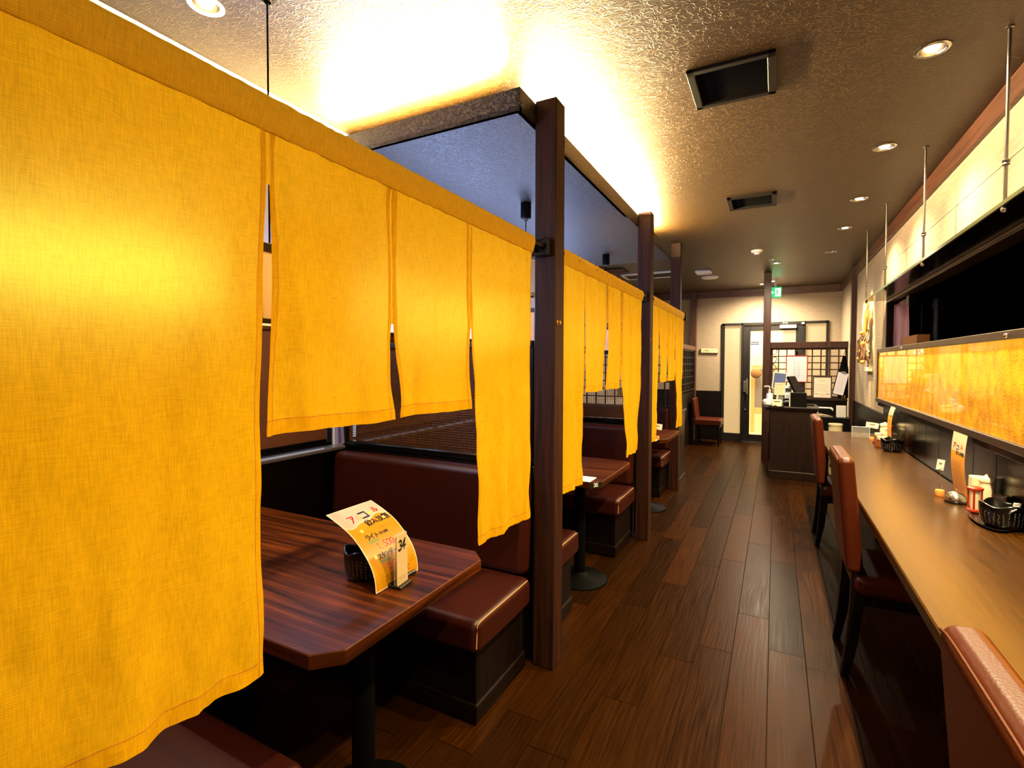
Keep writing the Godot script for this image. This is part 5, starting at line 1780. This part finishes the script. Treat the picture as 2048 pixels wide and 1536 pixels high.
		put("crossbar", B(Vector3(0, y0 + h - 0.018, 0), Vector3(hw * 2, 0.012, 0.012), 0.002), M["wood_lattice"], t)
		var bm := Mb.new()
		bm.rbox(Vector3(0, y0 + h - 0.075, 0), Vector3(0.056, 0.056, 0.056), 0.0279, 4)
		put("bulb", bm, M["bulb"], t)
		omni("lantern_light", Vector3(0, y0 + h - 0.075, 0), Color(1.0, 0.82, 0.55), LANTERN[i], 0.025, t)
	# exit sign
	var e := thing("exit_sign", "bright green and white emergency exit sign hung from the ceiling", "sign", Vector3(-0.012, 2.415, -8.5))
	put("housing", B(Vector3(0, 0, -0.03), Vector3(0.165, 0.165, 0.05), 0.005), M["white_plastic"], e)
	put("lit_sign_face", sheet_quad(Vector3(-0.078, 0.078, -0.003), Vector3(0.156, 0, 0), Vector3(0, -0.156, 0), 0.002), M["exit_face"], e)
	put("mount", B(Vector3(0, 0.14, -0.03), Vector3(0.03, 0.13, 0.03), 0.003), M["white_plastic"], e)
	area("exit_sign_light", Vector3(-0.012, 2.415, -8.49), Vector3(0, 0, 1), Vector2(0.15, 0.15), Color(0.3, 1.0, 0.6), 0.02)
	# detectors and speakers
	var sd := thing("smoke_detector", "white round smoke detector on the dark ceiling", "detector", Vector3(-0.2, CEIL, -6.28))
	var m2 := Mb.new()
	m2.lathe(Vector3.ZERO, [Vector2(0.062, 0), Vector2(0.062, -0.012), Vector2(0.052, -0.024), Vector2(0.03, -0.028), Vector2(0.026, -0.045), Vector2(0.0, -0.048)], 28)
	put("body", m2, M["white_plastic"], sd)
	var sq := thing("ceiling_speaker", "white square ceiling speaker left of the smoke detector", "speaker", Vector3(-0.89, CEIL, -7.34))
	put("body", B(Vector3(0, -0.018, 0), Vector3(0.20, 0.036, 0.20), 0.012), M["white_plastic"], sq)
	put("grille", B(Vector3(0, -0.038, 0), Vector3(0.15, 0.006, 0.15), 0.002), M["paper_white"], sq)
	var rd := thing("ceiling_speaker", "white round ceiling speaker just behind the square one", "speaker", Vector3(-0.866, CEIL, -7.89))
	m2 = Mb.new()
	m2.lathe(Vector3.ZERO, [Vector2(0.12, 0), Vector2(0.12, -0.01), Vector2(0.10, -0.022), Vector2(0.0, -0.026)], 32)
	put("body", m2, M["white_plastic"], rd)
	var sp := thing("sprinkler", "tiny steel sprinkler head on the ceiling near the reception", "sprinkler", Vector3(-0.06, CEIL, -6.9))
	m2 = Mb.new()
	m2.lathe(Vector3.ZERO, [Vector2(0.03, 0), Vector2(0.03, -0.004), Vector2(0.008, -0.008), Vector2(0.008, -0.03), Vector2(0.018, -0.034), Vector2(0, -0.036)], 18)
	put("body", m2, M["steel"], sp)
	# air conditioner cassette and vent beyond the dropped panel
	var ac := thing("ceiling_cassette", "dark ceiling cassette with white edge lines behind the second post", "air conditioner", Vector3(-1.62, CEIL, -7.31))
	put("body", B(Vector3(0, -0.008, 0), Vector3(0.66, 0.016, 0.36), 0.004), M["vent_frame"], ac)
	for s in [-1.0, 1.0]:
		put("white_edge", B(Vector3(0, -0.012, s * 0.19), Vector3(0.70, 0.024, 0.03), 0.003), M["paper_white"], ac)
		put("white_edge", B(Vector3(s * 0.345, -0.012, 0), Vector3(0.03, 0.024, 0.36), 0.003), M["paper_white"], ac)
	var v2 := thing("ceiling_vent", "small brown slatted vent on the ceiling beyond the dropped panel", "vent", Vector3(-1.98, CEIL, -6.75))
	put("frame", B(Vector3(0, -0.006, 0), Vector3(0.34, 0.012, 0.34), 0.003), M["vent_frame"], v2)
	for i in 6:
		put("slat", B(Vector3(0, -0.016, lerpf(-0.13, 0.13, i / 5.0)), Vector3(0.30, 0.010, 0.022), 0.002), M["reed"], v2)

const LANTERN := [0.035, 0.10, 0.10]

# ---------------------------------------------------------------- things on the booth tables
func curved_menu(t: Node3D, prof: Array, z0: float, z1: float, m: Material) -> void:
	var curve := Curve3D.new()
	for p in prof:
		curve.add_point(Vector3(p[0], p[1], 0))
	for i in prof.size():
		var a: Vector3 = curve.get_point_position(maxi(i - 1, 0))
		var b: Vector3 = curve.get_point_position(mini(i + 1, prof.size() - 1))
		curve.set_point_in(i, (a - b) * 0.16)
		curve.set_point_out(i, (b - a) * 0.16)
	var len := curve.get_baked_length()
	var mb := Mb.new()
	var f := func(u: float, v: float) -> Vector3:
		var p := curve.sample_baked((1.0 - v) * len, true)
		return Vector3(p.x, p.y, lerpf(z0, z1, u))
	mb.sheet(4, 30, f, Vector3(1, 0.6, 0) if z1 < z0 and prof[0][0] < 0 else Vector3(-1, 0.3, 0))
	put("printed_sheet", mb, m, t)

func make_bowl(label: String, at: Vector3, r: float, turn: float) -> Node3D:
	var t := thing("black_bowl", label, "bowl", at, "black glazed bowls with pale writing")
	t.rotation.y = turn
	var m := Mb.new()
	m.sheet(48, 14, func(u: float, v: float) -> Vector3:
		var a := -TAU * u
		var lobe := 1.0 + 0.05 * cos(4.0 * a) * (1.0 - v)
		var rr := r * lobe * (0.72 + 0.28 * sqrt(1.0 - pow(v, 3.0)))
		var y := lerpf(0.086 + 0.007 * cos(4.0 * a), 0.0, v)
		return Vector3(cos(a) * rr, y, sin(a) * rr), func(p: Vector3) -> Vector3: return Vector3(p.x, 0, p.z))
	put("wall", m, M["bowl_glaze"], t)
	m = Mb.new()
	m.sheet(48, 8, func(u: float, v: float) -> Vector3:
		var a := TAU * u
		var lobe := 1.0 + 0.05 * cos(4.0 * a) * (1.0 - v)
		var rr := (r - 0.007 - 0.012 * v) * lobe
		return Vector3(cos(a) * rr, lerpf(0.086 + 0.007 * cos(4.0 * a), 0.012, v), sin(a) * rr), func(p: Vector3) -> Vector3: return Vector3(-p.x, 0.02, -p.z))
	m.lathe(Vector3(0, 0.012, 0), [Vector2(r * 0.8, 0), Vector2(0, 0.001)], 32)
	m.sheet(48, 3, func(u: float, v: float) -> Vector3:
		var a := TAU * u
		var lobe := 1.0 + 0.05 * cos(4.0 * a)
		return Vector3(cos(a) * (r - 0.007 * v) * lobe, 0.086 + 0.007 * cos(4.0 * a) + 0.003 * sin(PI * v), sin(a) * (r - 0.007 * v) * lobe), Vector3.UP)
	put("inside", m, M["tray_black"], t)
	return t

func card_stand(label: String, at: Vector3, h: float, w: float, ch: float, turn: float, wide_first := false) -> void:
	var t := thing("card_stand", label, "card stand", at)
	t.rotation.y = turn
	var m := Mb.new()
	m.lathe(Vector3.ZERO, [Vector2(0, 0), Vector2(0.017, 0), Vector2(0.018, 0.003), Vector2(0.018, 0.027), Vector2(0.016, 0.030), Vector2(0, 0.030)], 20)
	put("cork_base", m, M["cork"], t)
	m = Mb.new()
	m.tube([Vector3(0, 0.03, 0), Vector3(0, h, 0)], 0.0012, 6)
	m.tube([Vector3(-0.008, h, 0), Vector3(0.008, h + 0.008, 0)], 0.002, 6)
	put("wire", m, M["steel"], t)
	m = Mb.new()
	m.box(Vector3(0, h + ch / 2, 0), Vector3(w, ch, 0.0015), 0.0, Basis(Vector3.BACK, -0.12))
	put("card", m, M["paper_white"], t)
	m = Mb.new()
	m.box(Vector3(0, h + ch * 0.62, 0.0012), Vector3(w * 0.4, ch * 0.2, 0.0008), 0.0, Basis(Vector3.BACK, -0.12))
	put("printed_mark", m, M["corridor_grey"], t)

func build_table_things() -> void:
	var y := 0.70
	var t := thing("drinks_menu", "curved yellow all-you-can-drink menu sheet standing on the nearest booth table", "menu", Vector3(0, 0, 0))
	curved_menu(t, [[-0.978, y + 0.002], [-0.984, 0.745], [-1.008, 0.790], [-1.060, 0.842], [-1.113, 0.872], [-1.172, 0.896]], -1.050, -1.237, M["menu"])
	put("foot_block", B(Vector3(-0.995, y + 0.006, -1.16), Vector3(0.05, 0.012, 0.12), 0.003), M["tray_black"], t)
	var n := thing("number_stand", "cream table number stand reading 34 before the yellow menu", "number stand", Vector3(-0.955, y, -1.132))
	n.rotation.y = PI / 2 + 0.12
	put("card", sheet_quad(Vector3(-0.027, 0.150, 0.0), Vector3(0.054, 0, 0), Vector3(0, -0.142, 0.004), 0.003), M["number_card"], n)
	put("acrylic_back", B(Vector3(0, 0.078, -0.006), Vector3(0.058, 0.15, 0.003), 0.001), M["clear_acrylic"], n)
	put("base", B(Vector3(0, 0.004, 0), Vector3(0.062, 0.008, 0.036), 0.002), M["tray_black"], n)
	make_bowl("black glazed bowl with pale writing half hidden behind the yellow menu", Vector3(-1.092, y, -1.128), 0.062, 0.4)
	# booth 35: number tag on the cut corner, cruets seen through the woven divider
	var tg := thing("number_tag", "black tag with white 35 on the second table's corner", "number tag", Vector3(-0.8576, 0.682, -2.6276))
	tg.rotation.y = PI / 4
	put("plate", sheet_quad(Vector3(-0.036, 0.0165, 0.002), Vector3(0.072, 0, 0), Vector3(0, -0.033, 0), 0.0018), M["number_tag"], tg)
	var sl := thing("paper_slip", "white paper slip by the edge of the table numbered 35", "paper", Vector3(-0.93, y, -2.66))
	put("sheet", B(Vector3(0, 0.0015, 0), Vector3(0.09, 0.003, 0.12)), M["paper_white"], sl)
	jar("white lidded jar on the second table, seen through the woven divider", Vector3(-1.40, y, -3.02), 0.036, 0.11)
	jar("shorter white lidded jar on the second table beside the slim bottle", Vector3(-1.20, y, -2.98), 0.032, 0.08)
	var bt := thing("sauce_bottle", "slim white necked bottle on the second table, seen through the divider", "bottle", Vector3(-1.13, y, -3.04))
	var bm := Mb.new()
	bm.lathe(Vector3.ZERO, [Vector2(0, 0), Vector2(0.030, 0), Vector2(0.033, 0.01), Vector2(0.032, 0.07), Vector2(0.012, 0.11), Vector2(0.011, 0.15), Vector2(0.014, 0.16), Vector2(0, 0.162)], 22)
	put("body", bm, M["porcelain"], bt)
	# farthest booth
	card_stand("white tilted card on a wire stand upon the farthest booth table", Vector3(-0.88, y, -4.34), 0.085, 0.085, 0.05, 0.5)
	var s3 := thing("paper_slip", "white paper slip lying on the farthest booth table", "paper", Vector3(-0.93, y, -4.28))
	put("sheet", B(Vector3(0, 0.0015, 0), Vector3(0.12, 0.003, 0.09)), M["paper_white"], s3)

func jar(label: String, at: Vector3, r: float, h: float) -> void:
	var t := thing("porcelain_jar", label, "jar", at)
	var m := Mb.new()
	m.lathe(Vector3.ZERO, [Vector2(0, 0), Vector2(r * 0.85, 0), Vector2(r, h * 0.1), Vector2(r, h * 0.62), Vector2(r * 0.86, h * 0.74), Vector2(r * 0.8, h * 0.78)], 24)
	put("body", m, M["porcelain"], t)
	m = Mb.new()
	m.lathe(Vector3(0, h * 0.76, 0), [Vector2(r * 1.0, 0), Vector2(r * 1.04, 0.004), Vector2(r * 1.0, h * 0.10), Vector2(r * 0.7, h * 0.14), Vector2(r * 0.3, h * 0.15), Vector2(r * 0.26, h * 0.19), Vector2(0, h * 0.2)], 24)
	put("lid", m, M["porcelain"], t)

# ---------------------------------------------------------------- things on the counter
func build_counter_things() -> void:
	var y := 0.72
	# near set
	var tr := thing("oval_tray", "flat black oval tray under the black bowl on the counter", "tray", Vector3(0.772, y, -2.66))
	var m := Mb.new()
	m.lathe(Vector3.ZERO, [Vector2(0, 0.0), Vector2(0.85, 0.0), Vector2(1.0, 0.009), Vector2(1.0, 0.012), Vector2(0.95, 0.012), Vector2(0.82, 0.005), Vector2(0, 0.005)], 40, Basis(Vector3.UP, -0.12), Vector3(0.062, 1, 0.175))
	put("plate", m, M["tray_black"], tr)
	make_bowl("black glazed bowl with pale writing at the near right of the counter", Vector3(0.785, y + 0.006, -2.575), 0.07, 0.2)
	var sp := thing("spice_shaker", "small red and cream wooden spice shaker shaped like a spool", "shaker", Vector3(0.757, y + 0.009, -2.775))
	m = Mb.new()
	m.lathe(Vector3.ZERO, [Vector2(0, 0), Vector2(0.026, 0), Vector2(0.026, 0.008), Vector2(0.02, 0.012)], 20)
	m.lathe(Vector3(0, 0.092, 0), [Vector2(0.02, -0.004), Vector2(0.027, 0.0), Vector2(0.027, 0.008), Vector2(0.02, 0.012), Vector2(0, 0.012)], 20)
	for i in 4:
		var a := TAU * i / 4.0 + 0.4
		m.tube([Vector3(cos(a) * 0.021, 0.008, sin(a) * 0.021), Vector3(cos(a) * 0.021, 0.094, sin(a) * 0.021)], 0.0035, 8)
	put("red_frame", m, M["red_wood"], sp)
	m = Mb.new()
	m.lathe(Vector3(0, 0.01, 0), [Vector2(0.016, 0), Vector2(0.017, 0.04), Vector2(0.016, 0.082)], 18)
	put("cream_core", m, M["cream_paper"], sp)
	var be := thing("call_bell", "dome shaped steel call bell on the counter", "bell", Vector3(0.736, y, -2.945))
	m = Mb.new()
	m.lathe(Vector3.ZERO, [Vector2(0, 0), Vector2(0.040, 0), Vector2(0.041, 0.006), Vector2(0.037, 0.012)], 28)
	put("base", m, M["tray_black"], be)
	m = Mb.new()
	m.lathe(Vector3.ZERO, [Vector2(0.038, 0.012), Vector2(0.039, 0.016), Vector2(0.036, 0.030), Vector2(0.026, 0.044), Vector2(0.012, 0.051), Vector2(0, 0.053)], 28)
	put("dome", m, M["steel"], be)
	m = Mb.new()
	m.lathe(Vector3(0, 0.052, 0), [Vector2(0.004, 0), Vector2(0.004, 0.006), Vector2(0.007, 0.008), Vector2(0.006, 0.013), Vector2(0, 0.014)], 14)
	put("button", m, M["chrome"], be)
	jar("taller cream jar behind the red spool shaker", Vector3(0.812, y, -2.84), 0.026, 0.165)
	var pk := thing("paper_box", "small upright cream box left of the cream jar, behind the call bell", "box", Vector3(0.80, y, -2.91))
	put("box", B(Vector3(0, 0.068, 0), Vector3(0.05, 0.136, 0.05), 0.004), M["cream_paper"], pk)
	var dc := thing("dark_cup", "round dark brown cup between the jars and the black bowl", "cup", Vector3(0.815, y, -2.69))
	m = Mb.new()
	m.lathe(Vector3.ZERO, [Vector2(0, 0), Vector2(0.022, 0), Vector2(0.025, 0.004), Vector2(0.030, 0.10), Vector2(0.0285, 0.103), Vector2(0.027, 0.10), Vector2(0.022, 0.02), Vector2(0, 0.018)], 26)
	put("body", m, M["porcelain_dark"], dc)
	var sk := thing("sugar_sachets", "white paper sachets slanting out of the black bowl", "sachets", Vector3(0.815, y + 0.045, -2.575))
	for i in 3:
		var sb := Basis(Vector3.RIGHT, 0.5 + 0.2 * i) * Basis(Vector3.UP, 0.3 * i)
		m = Mb.new()
		m.box(sb * Vector3(0, 0.035, 0) + Vector3(-0.012 * i, 0, 0.012 * i), Vector3(0.022, 0.075, 0.003), 0.001, sb)
		put("sachet", m, M["paper_white"], sk)
	var mn := thing("counter_menu", "upright curved yellow menu leaning on the dark boards behind the call bell", "menu", Vector3.ZERO, "yellow menus on the counter")
	curved_menu(mn, [[0.784, y + 0.004], [0.774, 0.80], [0.767, 0.88], [0.768, 0.955], [0.775, 1.026]], -3.155, -2.955, M["menu_small"])
	put("holder", B(Vector3(0.80, y + 0.02, -3.05), Vector3(0.028, 0.04, 0.11), 0.003), M["frame_brown"], mn)
	card_stand("white card on a wire stand with cork base before the near counter menu", Vector3(0.706, y, -3.06), 0.125, 0.028, 0.05, -0.25)
	# far set
	make_bowl("black glazed bowl with pale writing on the far half of the counter", Vector3(0.755, y, -4.47), 0.066, 0.1)
	var m2 := thing("counter_menu", "tilted yellow menu above the far black bowl on the counter", "menu", Vector3.ZERO, "yellow menus on the counter")
	curved_menu(m2, [[0.765, y + 0.09], [0.762, 0.86], [0.764, 0.93], [0.772, 0.985], [0.785, 1.03]], -4.70, -4.545, M["menu_small"])
	put("holder", B(Vector3(0.785, y + 0.06, -4.58), Vector3(0.03, 0.12, 0.10), 0.003), M["frame_brown"], m2)
	jar("tall cream jar behind the far black bowl", Vector3(0.79, y, -4.96), 0.033, 0.17)
	jar("cream round jar next to the tall one behind the far bowl", Vector3(0.803, y, -4.86), 0.030, 0.145)
	for i in 2:
		var gj := thing("glass_jar", ["clear topped brown seasoning jar left of the far black bowl", "brown seasoning jar touching the far black bowl's back"][i], "jar", [Vector3(0.735, y, -4.855), Vector3(0.716, y, -4.62)][i], "brown seasoning jars")
		m = Mb.new()
		m.lathe(Vector3.ZERO, [Vector2(0, 0), Vector2(0.040, 0), Vector2(0.042, 0.006), Vector2(0.036, 0.02), Vector2(0.026, 0.062)], 24)
		put("body", m, M["glass_jar_brown"], gj)
		m = Mb.new()
		m.lathe(Vector3(0, 0.06, 0), [Vector2(0.028, 0), Vector2(0.030, 0.004), Vector2(0.029, 0.024), Vector2(0, 0.027)], 24)
		put("lid", m, M["porcelain"], gj)
	var sb2 := thing("soy_bottle", "small dark red sauce bottle between the far jars and menu", "bottle", Vector3(0.80, y, -4.755))
	m = Mb.new()
	m.lathe(Vector3.ZERO, [Vector2(0, 0), Vector2(0.022, 0), Vector2(0.024, 0.01), Vector2(0.024, 0.09), Vector2(0.010, 0.12), Vector2(0.010, 0.14)], 20)
	put("body", m, M["glass_jar_brown"], sb2)
	m = Mb.new()
	m.lathe(Vector3(0, 0.138, 0), [Vector2(0.012, 0), Vector2(0.012, 0.02), Vector2(0, 0.022)], 16)
	put("cap", m, M["red_wood"], sb2)
	card_stand("white wide card on a wire stand with cork base on the far counter", Vector3(0.712, y, -5.0), 0.105, 0.085, 0.045, -0.1)
	var af := thing("acrylic_frame", "low clear acrylic frame at the far end of the counter", "frame", Vector3(0.66, y, -5.2))
	put("front", B(Vector3(0, 0.045, 0), Vector3(0.13, 0.09, 0.004), 0.001), M["clear_acrylic"], af)
	for x in [-0.063, 0.063]:
		put("edge", B(Vector3(x, 0.045, 0), Vector3(0.004, 0.09, 0.006), 0.001), M["switch_white"], af)
	put("top_edge", B(Vector3(0, 0.089, 0), Vector3(0.13, 0.004, 0.006), 0.001), M["switch_white"], af)
